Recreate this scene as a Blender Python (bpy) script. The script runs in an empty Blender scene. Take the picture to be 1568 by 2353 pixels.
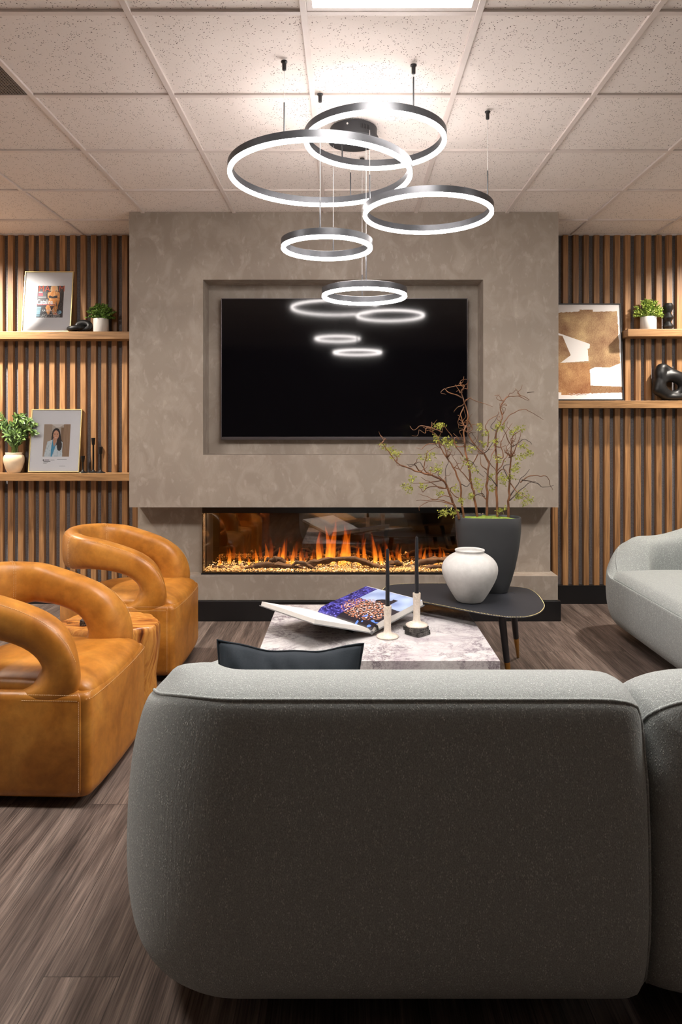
import bpy, bmesh, math, random
from mathutils import Vector, Matrix, noise
R = math.radians
C = bpy.context.scene.collection
F = 1616.0; EYE = 1.303
random.seed(7)
rnd = random.random
def U(a, b): return a + (b - a) * rnd()
def at(px, py, d):            # point seen at pixel (px,py) standing d metres in front of the camera
    return Vector(((px - 800) / F * d, d, EYE + (985 - py) / F * d))
def onz(px, py, z):           # point of the horizontal plane z seen at that pixel
    d = (EYE - z) * F / (py - 985)
    return Vector(((px - 800) / F * d, d, z))

# ------------------------------------------------------------------ materials
def S(r, g, b):
    f = lambda c: (c / 255 / 12.92) if c / 255 <= 0.04045 else ((c / 255 + 0.055) / 1.055) ** 2.4
    return (f(r), f(g), f(b), 1.0)
class NT:
    def __init__(s, name):
        s.m = bpy.data.materials.new(name); s.m.use_nodes = True
        s.t = s.m.node_tree; s.n = s.t.nodes; s.l = s.t.links
        s.b = s.n['Principled BSDF']; s.out = s.n['Material Output']
        s.tc = s.n.new('ShaderNodeTexCoord')
    def add(s, t, **kw):
        n = s.n.new('ShaderNode' + t)
        for k, v in kw.items():
            if k in n.inputs: n.inputs[k].default_value = v
            else: setattr(n, k, v)
        return n
    def link(s, a, b): s.l.new(a, b)
    def mapping(s, scale=(1, 1, 1), rot=(0, 0, 0), loc=(0, 0, 0), src=None):
        m = s.add('Mapping'); m.inputs['Scale'].default_value = scale
        m.inputs['Rotation'].default_value = rot; m.inputs['Location'].default_value = loc
        s.link(src or s.tc.outputs['Object'], m.inputs['Vector']); return m.outputs['Vector']
    def noise(s, vec, scale, detail=4, rough=0.55, dist=0.0):
        n = s.add('TexNoise'); n.inputs['Scale'].default_value = scale; n.inputs['Detail'].default_value = detail
        n.inputs['Roughness'].default_value = rough; n.inputs['Distortion'].default_value = dist
        if vec: s.link(vec, n.inputs['Vector'])
        return n.outputs['Fac']
    def ramp(s, fac, stops):
        r = s.add('ValToRGB'); e = r.color_ramp.elements
        while len(e) < len(stops): e.new(0.5)
        for i, (p, c) in enumerate(stops):
            e[i].position = p; e[i].color = c if len(c) == 4 else (*c, 1)
        s.link(fac, r.inputs['Fac']); return r.outputs['Color']
    def mix(s, fac, a, b, mode='MIX'):
        m = s.add('Mix'); m.data_type = 'RGBA'; m.blend_type = mode
        for i, v in ((0, fac), (6, a), (7, b)):
            if hasattr(v, 'links') or hasattr(v, 'is_linked'): s.link(v, m.inputs[i])
            else: m.inputs[i].default_value = v
        return m.outputs[2]
    def math(s, op, a, b=0.0):
        m = s.add('Math'); m.operation = op
        for i, v in ((0, a), (1, b)):
            if hasattr(v, 'is_linked'): s.link(v, m.inputs[i])
            else: m.inputs[i].default_value = v
        return m.outputs[0]
    def bump(s, h, strength=0.3, dist=0.01, prev=None):
        b = s.add('Bump'); b.inputs['Strength'].default_value = strength; b.inputs['Distance'].default_value = dist
        s.link(h, b.inputs['Height'])
        if prev: s.link(prev, b.inputs['Normal'])
        s.link(b.outputs['Normal'], s.b.inputs['Normal']); return b.outputs['Normal']
    def base(s, c):
        if hasattr(c, 'is_linked'): s.link(c, s.b.inputs['Base Color'])
        else: s.b.inputs['Base Color'].default_value = c
    def set(s, rough=0.5, metal=0.0, spec=0.5, **kw):
        s.b.inputs['Roughness'].default_value = rough; s.b.inputs['Metallic'].default_value = metal
        s.b.inputs['Specular IOR Level'].default_value = spec
        for k, v in kw.items(): s.b.inputs[k].default_value = v
        return s.m
def plain(name, c, rough=0.5, metal=0.0, var=0.12, sc=18, bump=0.0, spec=0.5):
    n = NT(name); f = n.noise(n.tc.outputs['Object'], sc)
    lo = tuple(x * (1 - var) for x in c[:3]) + (1,); hi = tuple(min(1, x * (1 + var)) for x in c[:3]) + (1,)
    n.base(n.ramp(f, [(0.3, lo), (0.7, hi)]))
    if bump: n.bump(n.noise(n.tc.outputs['Object'], sc * 12), bump, 0.002)
    return n.set(rough, metal, spec)
def emit(name, c, s):
    n = NT(name); n.base((0.8, 0.8, 0.8, 1)); n.b.inputs['Emission Color'].default_value = c
    n.b.inputs['Emission Strength'].default_value = s; return n.set(0.5)

def m_plaster():
    n = NT('troweled_plaster'); o = n.tc.outputs['Object']
    a = n.noise(o, 1.6, 4, 0.6, 0.4); b = n.noise(n.mapping((1, 1, .7), (0.3, 0.5, 0.5)), 9, 5, 0.62, 0.7); g = n.noise(n.mapping((1.6, 1, .8), (0, -.7, 0)), 14, 3, 0.6, 0.4)
    c1 = n.ramp(a, [(0.30, S(138, 126, 115)), (0.7, S(152, 141, 129))])
    k = n.ramp(b, [(0.47, (0, 0, 0)), (0.52, (0.3,) * 3), (0.66, (1, 1, 1))]); k2 = n.ramp(g, [(0.58, (0, 0, 0)), (0.66, (1, 1, 1))])
    c2 = n.mix(n.math('MULTIPLY', k, 0.30), c1, S(182, 172, 160)); c2 = n.mix(n.math('MULTIPLY', k2, 0.22), c2, S(196, 184, 172))
    n.base(c2); n.link(n.ramp(b, [(0.35, (0.62,) * 3), (0.7, (0.45,) * 3)]), n.b.inputs['Roughness'])
    n.bump(b, 0.08, 0.003); m = n.set(0.5, 0, 0.4); return m
def m_wood(name, dark, mid, light, axis='Z', sc=1.0, rough=0.45):
    n = NT(name)
    s = {'Z': (14, 14, 0.9), 'X': (0.9, 14, 14), 'Y': (14, 0.9, 14)}[axis]
    geo = n.add('NewGeometry'); rn = geo.outputs['Random Per Island']
    off = n.add('VectorMath'); off.operation = 'ADD'
    n.link(n.tc.outputs['Object'], off.inputs[0])
    cx = n.add('CombineXYZ'); n.link(n.math('MULTIPLY', rn, 9.0), cx.inputs[0]); n.link(n.math('MULTIPLY', rn, 17.0), cx.inputs[1]); n.link(n.math('MULTIPLY', rn, 31.0), cx.inputs[2])
    n.link(cx.outputs[0], off.inputs[1])
    v = n.mapping(tuple(k * sc for k in s), src=off.outputs[0])
    g = n.noise(v, 1.6, 6, 0.62, 1.6)
    v2 = n.mapping(tuple(k * sc * (9 if k > 1 else 3) for k in s), src=off.outputs[0])
    f = n.noise(v2, 1.5, 3, 0.6)
    c = n.ramp(g, [(0.30, dark), (0.48, mid), (0.68, light)])
    c = n.mix(0.5, c, n.ramp(f, [(0.35, (0.28,) * 3), (0.6, (0.62,) * 3)]), 'OVERLAY')
    hv = n.add('HueSaturation'); n.link(c, hv.inputs['Color'])
    n.link(n.math('ADD', n.math('MULTIPLY', rn, 0.36), 0.82), hv.inputs['Value'])
    n.base(hv.outputs[0]); n.bump(f, 0.15, 0.001); return n.set(rough, 0, 0.4)
def m_floor():
    n = NT('wood_plank_floor'); o = n.tc.outputs['Object']
    v = n.mapping((1, 1, 1), (0, 0, R(90)))
    br = n.add('TexBrick', offset=0.37, offset_frequency=2, squash=1.0)
    for k, x in (('Scale', 1.0), ('Mortar Size', 0.0011), ('Mortar Smooth', 0.1), ('Brick Width', 1.22), ('Row Height', 0.181), ('Bias', 0.0)): br.inputs[k].default_value = x
    br.inputs['Color1'].default_value = (0, 0, 0, 1); br.inputs['Color2'].default_value = (1, 1, 1, 1); br.inputs['Mortar'].default_value = (0.5, 0.5, 0.5, 1)
    n.link(v, br.inputs['Vector'])
    sx = n.add('SeparateColor'); n.link(br.outputs['Color'], sx.inputs[0]); rn = sx.outputs[0]
    def nz(scale, base, det, dist):
        mp = n.mapping(scale); t = n.add('TexNoise', noise_dimensions='4D')
        t.inputs['Scale'].default_value = base; t.inputs['Detail'].default_value = det; t.inputs['Roughness'].default_value = 0.62; t.inputs['Distortion'].default_value = dist
        n.link(mp, t.inputs['Vector']); n.link(n.math('MULTIPLY', rn, 40.0), t.inputs['W']); return t.outputs['Fac']
    g = nz((9, 0.55, 1), 2.0, 6, 0.8); f = nz((110, 2.6, 1), 2.0, 4, 0.3)
    c = n.ramp(g, [(0.30, S(62, 52, 47)), (0.48, S(92, 79, 72)), (0.68, S(122, 108, 99))])
    c = n.mix(0.75, c, n.ramp(f, [(0.36, (0.16,) * 3), (0.5, (0.5,) * 3), (0.66, (0.86,) * 3)]), 'OVERLAY')
    hv = n.add('HueSaturation'); n.link(c, hv.inputs['Color']); n.link(n.math('ADD', n.math('MULTIPLY', rn, 0.28), 0.86), hv.inputs['Value'])
    c = n.mix(n.math('MULTIPLY', br.outputs['Fac'], 0.75), hv.outputs[0], S(26, 20, 18))
    n.base(c); n.bump(f, 0.18, 0.0015); return n.set(0.5, 0, 0.35)
def m_tile():
    n = NT('speckled_ceiling_tile'); o = n.tc.outputs['Object']
    v = n.add('TexVoronoi'); v.inputs['Scale'].default_value = 108; v.inputs['Randomness'].default_value = 1
    wob = n.add('TexNoise'); wob.inputs['Scale'].default_value = 150
    mv = n.add('VectorMath'); mv.operation = 'MULTIPLY_ADD'; n.link(wob.outputs['Color'], mv.inputs[0]); mv.inputs[1].default_value = (0.009,) * 3; n.link(o, mv.inputs[2])
    n.link(mv.outputs[0], v.inputs['Vector'])
    v2 = n.add('TexVoronoi'); v2.inputs['Scale'].default_value = 190; n.link(mv.outputs[0], v2.inputs['Vector'])
    a = n.ramp(v.outputs['Distance'], [(0.19, (1, 1, 1)), (0.26, (0, 0, 0))]); b = n.ramp(v2.outputs['Distance'], [(0.08, (1, 1, 1)), (0.15, (0, 0, 0))])
    sel = n.ramp(n.noise(o, 34, 1), [(0.46, (0, 0, 0)), (0.50, (1, 1, 1))])
    k = n.mix(1.0, n.mix(1.0, a, sel, 'MULTIPLY'), n.mix(0.5, (0, 0, 0, 1), b), 'LIGHTEN')
    n.base(n.mix(k, S(230, 221, 215), S(100, 88, 82))); n.bump(k, 0.3, -0.002); return n.set(0.9, 0, 0.1)
def m_boucle():
    n = NT('boucle_fabric'); o = n.tc.outputs['Object']
    col = n.noise(n.mapping((1, 1, .035)), 190, 2, .5)                      # warp threads
    vo = n.add('TexVoronoi'); vo.inputs['Scale'].default_value = 330; n.link(n.mapping((1, 1, .5)), vo.inputs['Vector'])
    dots = n.ramp(vo.outputs['Distance'], [(0.10, (1, 1, 1)), (0.48, (0, 0, 0))])
    colm = n.ramp(col, [(0.42, (0, 0, 0)), (0.54, (1, 1, 1))]); pat = n.ramp(n.noise(o, 42, 3, .6), [(0.34, (.2,) * 3), (0.52, (1, 1, 1))])
    pat2 = n.ramp(n.noise(n.mapping((1, 1, .5)), 150, 2, .5), [(0.40, (0, 0, 0)), (0.52, (1, 1, 1))])
    nub = n.mix(1.0, n.mix(1.0, dots, pat2, 'MULTIPLY'), n.mix(0.75, pat, colm, 'MULTIPLY'), 'MULTIPLY')
    fine = n.noise(n.mapping((1, 1, .6)), 520, 2, .6)
    c = n.ramp(fine, [(0.3, S(124, 128, 126)), (0.7, S(162, 167, 165))]); c = n.mix(n.math('MULTIPLY', nub, 0.9), c, S(222, 225, 222))
    h = n.math('ADD', n.math('MULTIPLY', nub, 1.0), n.math('MULTIPLY', fine, 0.35)); h = n.math('ADD', h, n.math('MULTIPLY', col, .5))
    n.base(c); n.bump(h, 0.7, 0.0022)
    return n.set(0.92, 0, 0.15, **{'Sheen Weight': 0.15, 'Sheen Roughness': 0.5})
def m_leather():
    n = NT('tan_leather'); o = n.tc.outputs['Object']
    a = n.noise(o, 5.5, 5, 0.6, 0.6); b = n.noise(o, 26, 5, 0.6)
    c = n.ramp(a, [(0.32, S(150, 92, 28)), (0.5, S(174, 112, 40)), (0.7, S(190, 130, 54))])
    c = n.mix(0.35, c, n.ramp(b, [(0.35, (0.3,) * 3), (0.65, (0.66,) * 3)]), 'OVERLAY')
    n.base(c); n.bump(n.noise(o, 420, 3), 0.10, 0.0006); return n.set(0.40, 0, 0.45)
def m_marble(name, base, mid, vein, sc=3.0, rough=0.25, amt=1.0):
    n = NT(name); o = n.tc.outputs['Object']
    w = n.add('TexNoise'); w.inputs['Scale'].default_value = sc * 0.9; w.inputs['Detail'].default_value = 5; n.link(o, w.inputs['Vector'])
    mv = n.add('VectorMath'); mv.operation = 'MULTIPLY_ADD'; n.link(w.outputs['Color'], mv.inputs[0]); mv.inputs[1].default_value = (0.35,) * 3; n.link(o, mv.inputs[2])
    a = n.noise(mv.outputs[0], sc, 9, 0.74, 0.3)
    ridge = n.math('ABSOLUTE', n.math('SUBTRACT', a, 0.5))
    pm = n.ramp(n.noise(o, sc * 1.3, 3, 0.6), [(0.38, (.3,) * 3), (0.58, (1,) * 3)])
    vn = n.mix(1.0, n.ramp(ridge, [(0.0, (amt,) * 3), (0.010, (0.4 * amt,) * 3), (0.045, (0, 0, 0))]), pm, 'MULTIPLY')
    b = n.noise(mv.outputs[0], sc * 3.6, 9, 0.75, 0.4); r2 = n.math('ABSOLUTE', n.math('SUBTRACT', b, 0.5))
    vn2 = n.mix(1.0, n.ramp(r2, [(0.0, (0.6 * amt,) * 3), (0.012, (0.25 * amt,) * 3), (0.04, (0, 0, 0))]), pm, 'MULTIPLY')
    cl = n.ramp(n.noise(o, sc * 0.8, 6, 0.65, 1.0), [(0.42, base), (0.66, mid)])
    c = n.mix(vn, cl, vein); c = n.mix(vn2, c, vein); n.base(c); return n.set(rough, 0, 0.5)
def m_clear(name, tint=(1, 1, 1, 1), ior=1.5, mirror=0.0):
    n = NT(name); n.n.remove(n.b)
    tr = n.add('BsdfTransparent'); tr.inputs[0].default_value = tint
    gl = n.add('BsdfGlossy'); gl.inputs['Roughness'].default_value = 0.0
    fr = n.add('Fresnel'); fr.inputs[0].default_value = ior
    mx = n.add('MixShader'); n.link(n.math('ADD', fr.outputs[0], mirror), mx.inputs[0])
    n.link(tr.outputs[0], mx.inputs[1]); n.link(gl.outputs[0], mx.inputs[2]); n.link(mx.outputs[0], n.out.inputs[0]); return n.m
def m_flame():
    n = NT('fire_flame'); n.n.remove(n.b)
    sp = n.add('SeparateXYZ'); n.link(n.tc.outputs['Generated'], sp.inputs[0])
    lw = n.add('LayerWeight'); lw.inputs[0].default_value = 0.35
    em = n.add('Emission'); n.link(n.ramp(sp.outputs[2], [(0, (1.0, 0.42, 0.06)), (0.35, (1.0, 0.25, 0.02)), (1, (0.8, 0.10, 0.0))]), em.inputs[0])
    em.inputs[1].default_value = 2.0
    tr = n.add('BsdfTransparent'); mx = n.add('MixShader')
    up = n.ramp(sp.outputs[2], [(0, (0.1,) * 3), (0.15, (0.6,) * 3), (0.4, (0.2,) * 3), (1, (0.0,) * 3)])
    wis = n.ramp(n.noise(n.mapping((1, 1, 0.25)), 60, 3), [(0.35, (0.3,) * 3), (0.65, (1,) * 3)])
    fc = n.math('MULTIPLY', n.math('MULTIPLY', n.math('POWER', n.math('SUBTRACT', 1.0, lw.outputs['Facing']), 1.6), up), wis)
    n.link(fc, mx.inputs[0]); n.link(tr.outputs[0], mx.inputs[1]); n.link(em.outputs[0], mx.inputs[2]); n.link(mx.outputs[0], n.out.inputs[0]); return n.m
def m_attr(name, rough=0.5):
    n = NT(name); a = n.add('Attribute', attribute_name='Col'); n.base(a.outputs['Color']); return n.set(rough, 0, 0.3)
def m_wallback():
    n = NT('dark_textured_wall'); f = n.noise(n.tc.outputs['Object'], 90, 4, 0.6)
    n.base(n.ramp(f, [(0.3, S(96, 92, 93)), (0.7, S(128, 124, 125))])); n.bump(f, 0.5, 0.004); return n.set(0.55, 0, 0.4)
def m_stump():
    n = NT('rustic_root_wood'); o = n.tc.outputs['Object']
    a = n.noise(n.mapping((1.6, 9, 1.3), (0, 0, R(8))), 1.9, 5, 0.6, 2.0); f = n.noise(n.mapping((6, 50, 5)), 2, 4, 0.6, 0.6)
    c = n.ramp(a, [(0.34, S(92, 46, 20)), (0.42, S(168, 100, 42)), (0.55, S(206, 146, 70)), (0.68, S(184, 116, 52))])
    n.base(n.mix(0.4, c, n.ramp(f, [(0.35, (0.25,) * 3), (0.65, (0.68,) * 3)]), 'OVERLAY')); n.bump(a, 0.5, 0.01); return n.set(0.25, 0, 0.5)
def m_wool_dots(name, c): return plain(name, c, 0.8, 0, 0.1, 60, 0.3)

M = {}
M['plaster'] = m_plaster()
M['slat'] = m_wood('oak_slat_wood', S(110, 78, 48), S(146, 106, 68), S(170, 128, 86), 'Z')
M['shelfwood'] = m_wood('oak_shelf_wood', S(118, 86, 54), S(150, 112, 72), S(172, 132, 90), 'X')
M['floor'] = m_floor(); M['tile'] = m_tile(); M['boucle'] = m_boucle(); M['leather'] = m_leather()
M['grid'] = plain('white_metal_grid', S(214, 203, 197), 0.45, 0, 0.02)
M['backwall'] = m_wallback()
M['sidewall'] = plain('white_wall_paint', S(206, 200, 193), 0.8, 0, 0.02, 3)
M['nearwall'] = plain('charcoal_wall_paint', S(52, 48, 46), 0.8, 0, 0.04, 3)
M['black'] = plain('black_paint', S(20, 20, 22), 0.35, 0, 0.1)
M['ringmetal'] = plain('charcoal_brushed_metal', S(62, 63, 66), 0.38, 0.6, 0.08, 60)
M['canopy'] = plain('matte_charcoal_metal', S(46, 47, 50), 0.5, 0.3, 0.05)
M['wire'] = plain('pale_cable', S(190, 188, 186), 0.5, 0, 0.03)
M['led'] = emit('ring_led', (1.0, 0.93, 0.90, 1), 22.0)
M['led_up'] = emit('ring_uplight', (1.0, 0.90, 0.86, 1), 2.5)
M['panel'] = emit('light_panel', (1.0, 0.94, 0.89, 1), 34.0)
M['screen'] = plain('glossy_tv_screen', S(9, 8, 11), 0.07, 0, 0.02, 5, 0, 0.5)
M['tvbezel'] = plain('grey_tv_bezel', S(92, 86, 88), 0.35, 0.7, 0.05)
M['mirrorback'] = plain('amber_mirror', S(122, 92, 56), 0.03, 1.0, 0.03, 2)
M['firebox'] = plain('firebox_black', S(16, 13, 11), 0.4, 0, 0.1)
M['glass'] = m_clear('fire_glass', (0.93, 0.88, 0.80, 1), 1.5, 0.03)
M['frameglass'] = m_clear('picture_glass', (1, 1, 1, 1), 1.45, 0.0)
M['flame'] = m_flame()
M['log'] = m_wood('charred_driftwood', S(32, 21, 14), S(62, 42, 28), S(100, 72, 48), 'X', 1.5, 0.8)
M['gold'] = plain('pale_gold_metal', S(226, 208, 150), 0.3, 0.75, 0.05)
M['brass'] = plain('brushed_brass', S(192, 142, 70), 0.3, 0.9, 0.12, 30)
M['mat'] = plain('white_mat_board', S(244, 244, 248), 0.8, 0, 0.01)
M['print'] = m_attr('printed_paper'); M['bookprint'] = m_attr('glossy_print', 0.3)
M['whitepot'] = plain('white_ceramic', S(216, 212, 206), 0.45, 0, 0.03)
M['cream'] = plain('cream_clay', S(222, 198, 166), 0.65, 0, 0.06, 20, 0.3)
M['leafA'] = plain('bright_green_leaf', S(100, 140, 58), 0.45, 0, 0.45, 25)
M['leafC'] = plain('lime_green_leaf', S(150, 180, 72), 0.45, 0, 0.4, 30)
M['leafB'] = plain('olive_leaf', S(82, 112, 58), 0.4, 0, 0.45, 25)
def m_leaf(name, a, b_):
    n = NT(name); g = n.add('NewGeometry'); n.base(n.ramp(g.outputs['Random Per Island'], [(0, a), (1, b_)])); return n.set(.45, 0, .4)
M['leafA'] = m_leaf('bright_green_leaf', S(44, 84, 30), S(140, 172, 74)); M['leafC'] = m_leaf('lime_green_leaf', S(92, 132, 44), S(196, 206, 104)); M['leafB'] = m_leaf('olive_leaf', S(44, 70, 36), S(120, 148, 74))
M['willowleaf'] = plain('yellow_green_leaf', S(140, 142, 52), 0.5, 0, 0.35, 30)
M['bark'] = plain('willow_bark', S(104, 66, 38), 0.5, 0, 0.5, 16)
M['darkbark'] = plain('dark_twig_bark', S(62, 48, 40), 0.6, 0, 0.3, 20)
M['moss'] = plain('green_moss', S(120, 140, 50), 0.9, 0, 0.4, 60, 0.6)
M['sculpt'] = plain('black_stoneware', S(20, 19, 19), 0.42, 0, 0.2, 12, 0.1, 0.35)
M['planter'] = plain('charcoal_planter', S(48, 49, 51), 0.5, 0, 0.06, 8, 0.05)
M['vase'] = plain('white_stone_vase', S(192, 191, 188), 0.85, 0, 0.07, 40, 0.45)
M['tabletop'] = plain('dark_slate_metal', S(52, 54, 60), 0.42, 0.3, 0.2, 3)
M['legmetal'] = plain('gunmetal', S(70, 70, 74), 0.35, 0.7, 0.05)
M['candle'] = plain('black_wax', S(30, 31, 36), 0.35, 0, 0.05)
M['marble'] = m_marble('violet_veined_marble', S(218, 215, 214), S(184, 175, 180), S(98, 82, 94), 3.0, 0.2, 1.0)
M['marblec'] = m_marble('cream_marble', S(226, 216, 204), S(206, 192, 174), S(140, 120, 98), 6.0, 0.3, 0.55)
M['marbleb'] = m_marble('black_marble', S(34, 32, 31), S(58, 55, 53), S(190, 186, 180), 6.0, 0.25, 0.45)
M['pillow'] = plain('slate_velvet', S(42, 48, 54), 0.85, 0, 0.12, 14, 0.2, 0.2)
M['page'] = plain('paper_pages', S(226, 224, 220), 0.7, 0, 0.03, 40)
M['bookcover'] = plain('grey_book_cover', S(120, 120, 122), 0.4, 0, 0.05)
M['stitch'] = plain('cream_thread', S(226, 196, 150), 0.8, 0, 0.03)
M['stump'] = m_stump()
M['vent'] = plain('grey_vent_metal', S(96, 92, 90), 0.5, 0.2, 0.04)
M['ventdark'] = plain('vent_shadow', S(38, 36, 36), 0.8, 0, 0.05)  # dark colour standing in for shade inside vent holes and slots
M['pebble'] = plain('glass_pebble', S(236, 200, 150), 0.12, 0.0, 0.3, 90, 0, 0.9)
n = NT('clear_crystal'); n.base((1, 0.96, 0.92, 1)); M['crystal'] = n.set(0.02, 0, 0.6, **{'Transmission Weight': 0.85, 'IOR': 1.5})

# ------------------------------------------------------------------ mesh helpers
class MB:
    def __init__(s): s.v = []; s.f = []; s.mi = []
    def quad(s, pts, mi=0):
        k = len(s.v); s.v += [tuple(p) for p in pts]; s.f.append(tuple(range(k, k + len(pts)))); s.mi.append(mi)
    def box(s, x0, x1, y0, y1, z0, z1, mi=0, mat=None):
        k = len(s.v); P = [(x, y, z) for z in (z0, z1) for y in (y0, y1) for x in (x0, x1)]
        if mat is not None: P = [tuple(mat @ Vector(p)) for p in P]
        s.v += P
        for q in ((0, 2, 3, 1), (4, 5, 7, 6), (0, 1, 5, 4), (2, 6, 7, 3), (0, 4, 6, 2), (1, 3, 7, 5)):
            s.f.append(tuple(k + i for i in q)); s.mi.append(mi)
    def loft(s, secs, closed=True, cap=True, loop=False, mi=0):
        k = len(s.v); n = len(secs[0])
        for sec in secs: s.v += [tuple(p) for p in sec]
        m = len(secs)
        for i in range(m if loop else m - 1):
            a = k + i * n; b = k + ((i + 1) % m) * n
            for j in range(n if closed else n - 1):
                j2 = (j + 1) % n; s.f.append((a + j, a + j2, b + j2, b + j)); s.mi.append(mi)
        if cap and not loop:
            s.f.append(tuple(k + j for j in range(n))[::-1]); s.mi.append(mi)
            s.f.append(tuple(k + (m - 1) * n + j for j in range(n))); s.mi.append(mi)
    def lathe(s, prof, c=(0, 0, 0), n=32, mi=0, sx=1.0, sy=1.0):
        s.loft([[(c[0] + r * sx * math.cos(2 * math.pi * j / n), c[1] + r * sy * math.sin(2 * math.pi * j / n), c[2] + z) for j in range(n)] for r, z in prof], mi=mi)
    def tube(s, pts, rad, n=8, mi=0, loop=False):
        pts = [Vector(p) for p in pts]; m = len(pts)
        rs = rad if isinstance(rad, (list, tuple)) else [rad] * m
        up = Vector((0, 0, 1)); secs = []; prev = None
        for i, p in enumerate(pts):
            a = pts[(i - 1) % m] if (loop or i) else p; b = pts[(i + 1) % m] if (loop or i < m - 1) else p
            t = (b - a); t = t.normalized() if t.length > 1e-9 else Vector((0, 0, 1))
            if prev is None:
                ref = up if abs(t.z) < 0.9 else Vector((1, 0, 0)); u = t.cross(ref).normalized()
            else:
                u = (prev - t * prev.dot(t)); u = u.normalized() if u.length > 1e-6 else t.orthogonal().normalized()
            prev = u; w = t.cross(u)
            secs.append([p + (u * math.cos(2 * math.pi * j / n) + w * math.sin(2 * math.pi * j / n)) * rs[i] for j in range(n)])
        s.loft(secs, cap=not loop, loop=loop, mi=mi)
    def prism(s, pts, z0, z1, mi=0):
        s.loft([[(x, y, z0) for x, y in pts], [(x, y, z1) for x, y in pts]], mi=mi)
    def ellipsoid(s, c, r, n=20, m=12, mi=0, mat=None, e=1.0):
        secs = []
        for i in range(m + 1):
            th = math.pi * (i + 0.02) / (m + 0.04) - math.pi / 2
            sec = []
            for j in range(n):
                ph = 2 * math.pi * j / n
                q = [math.cos(th) * math.cos(ph), math.cos(th) * math.sin(ph), math.sin(th)]
                q = [math.copysign(abs(a) ** e, a) for a in q]
                p = Vector((q[0] * r[0], q[1] * r[1], q[2] * r[2]))
                if mat is not None: p = mat @ p
                sec.append(p + Vector(c))
            secs.append(sec)
        s.loft(secs, mi=mi)
    def leaf(s, p, d, l, w, mi=0, nrm=None):
        d = Vector(d).normalized(); u = d.cross(nrm or Vector((U(-1, 1), U(-1, 1), U(-.2, 1)))).normalized() if True else None
        nn = u.cross(d).normalized(); k = len(s.v); p = Vector(p)
        s.v += [tuple(q) for q in (p, p + d * l * .35 + u * w + nn * w * .3, p + d * l * .75 + u * w * .75 + nn * w * .1, p + d * l - nn * w * .3,
                 p + d * l * .75 - u * w * .75 + nn * w * .1, p + d * l * .35 - u * w + nn * w * .3, p + d * l * .5 - nn * w * .05)]
        for q in ((0, 1, 6), (1, 2, 6), (2, 3, 6), (3, 4, 6), (4, 5, 6), (5, 0, 6)):
            s.f.append(tuple(k + i for i in q)); s.mi.append(mi)
    def build(s, name, mats, parent=None, smooth=False, bevel=0, seg=2, sub=0, angle=None):
        me = bpy.data.meshes.new(name); me.from_pydata(s.v, [], s.f); me.validate(); 
        bm = bmesh.new(); bm.from_mesh(me); bmesh.ops.recalc_face_normals(bm, faces=bm.faces); bm.to_mesh(me); bm.free()
        if not isinstance(mats, (list, tuple)): mats = [mats]
        for m in mats: me.materials.append(m)
        if len(mats) > 1 and len(me.polygons) == len(s.mi):
            for p, i in zip(me.polygons, s.mi): p.material_index = i
        if smooth:
            for p in me.polygons: p.use_smooth = True
            if smooth != 'all':
                try: me.set_sharp_from_angle(angle=R(angle or 40))
                except Exception: pass
        o = bpy.data.objects.new(name, me); C.objects.link(o)
        if parent: o.parent = parent
        if bevel:
            b = o.modifiers.new('bevel', 'BEVEL'); b.width = bevel; b.segments = seg; b.limit_method = 'ANGLE'; b.angle_limit = R(35)
        if sub:
            m = o.modifiers.new('sub', 'SUBSURF'); m.levels = sub; m.render_levels = sub
        return o
def tag(o, label=None, cat=None, group=None, kind=None):
    for k, v in (('label', label), ('category', cat), ('group', group), ('kind', kind)):
        if v: o[k] = v
    return o
def struct(o): o['kind'] = 'structure'; return o
def empty(name, loc=(0, 0, 0), rz=0.0, label=None, cat=None, group=None):
    o = bpy.data.objects.new(name, None); o.empty_display_size = 0.1; C.objects.link(o); o.location = loc; o.rotation_euler = (0, 0, rz)
    return tag(o, label, cat, group)
def copy_tree(o, parent=None):
    c = o.copy(); C.objects.link(c); c.parent = parent
    for ch in list(o.children): copy_tree(ch, c)
    return c
def dup(o, loc, rz=None, label=None):
    c = copy_tree(o); c.location = loc
    if rz is not None: c.rotation_euler = (0, 0, rz)
    if label: c['label'] = label
    return c
def smooth_path(pts, k=6):
    P = [Vector(p) for p in pts]; out = []
    for i in range(len(P) - 1):
        p0 = P[max(i - 1, 0)]; p1 = P[i]; p2 = P[i + 1]; p3 = P[min(i + 2, len(P) - 1)]
        for j in range(k):
            t = j / k
            out.append(0.5 * ((2 * p1) + (p2 - p0) * t + (2 * p0 - 5 * p1 + 4 * p2 - p3) * t * t + (3 * p1 - p0 - 3 * p2 + p3) * t ** 3))
    out.append(P[-1]); return out
def painted(name, fn, corner, du, dv, nx, ny, mat, parent, curve=None):
    """flat print: grid of nx x ny cells, each coloured by fn(u,v)"""
    me = bpy.data.meshes.new(name); vs = []; fs = []
    corner = Vector(corner); du = Vector(du); dv = Vector(dv); nn = du.cross(dv).normalized()
    for j in range(ny + 1):
        for i in range(nx + 1):
            p = corner + du * (i / nx) + dv * (j / ny)
            if curve: p = p + nn * curve(i / nx, j / ny)
            vs.append(tuple(p))
    for j in range(ny):
        for i in range(nx):
            a = j * (nx + 1) + i; fs.append((a, a + 1, a + nx + 2, a + nx + 1))
    me.from_pydata(vs, [], fs); ca = me.color_attributes.new('Col', 'FLOAT_COLOR', 'CORNER')
    data = []
    for j in range(ny):
        for i in range(nx):
            c = fn((i + .5) / nx, (j + .5) / ny); c = S(*[max(0, min(255, x)) for x in c]); data += list(c) * 4
    ca.data.foreach_set('color', data); me.materials.append(mat)
    o = bpy.data.objects.new(name, me); C.objects.link(o); o.parent = parent
    return o
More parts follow.
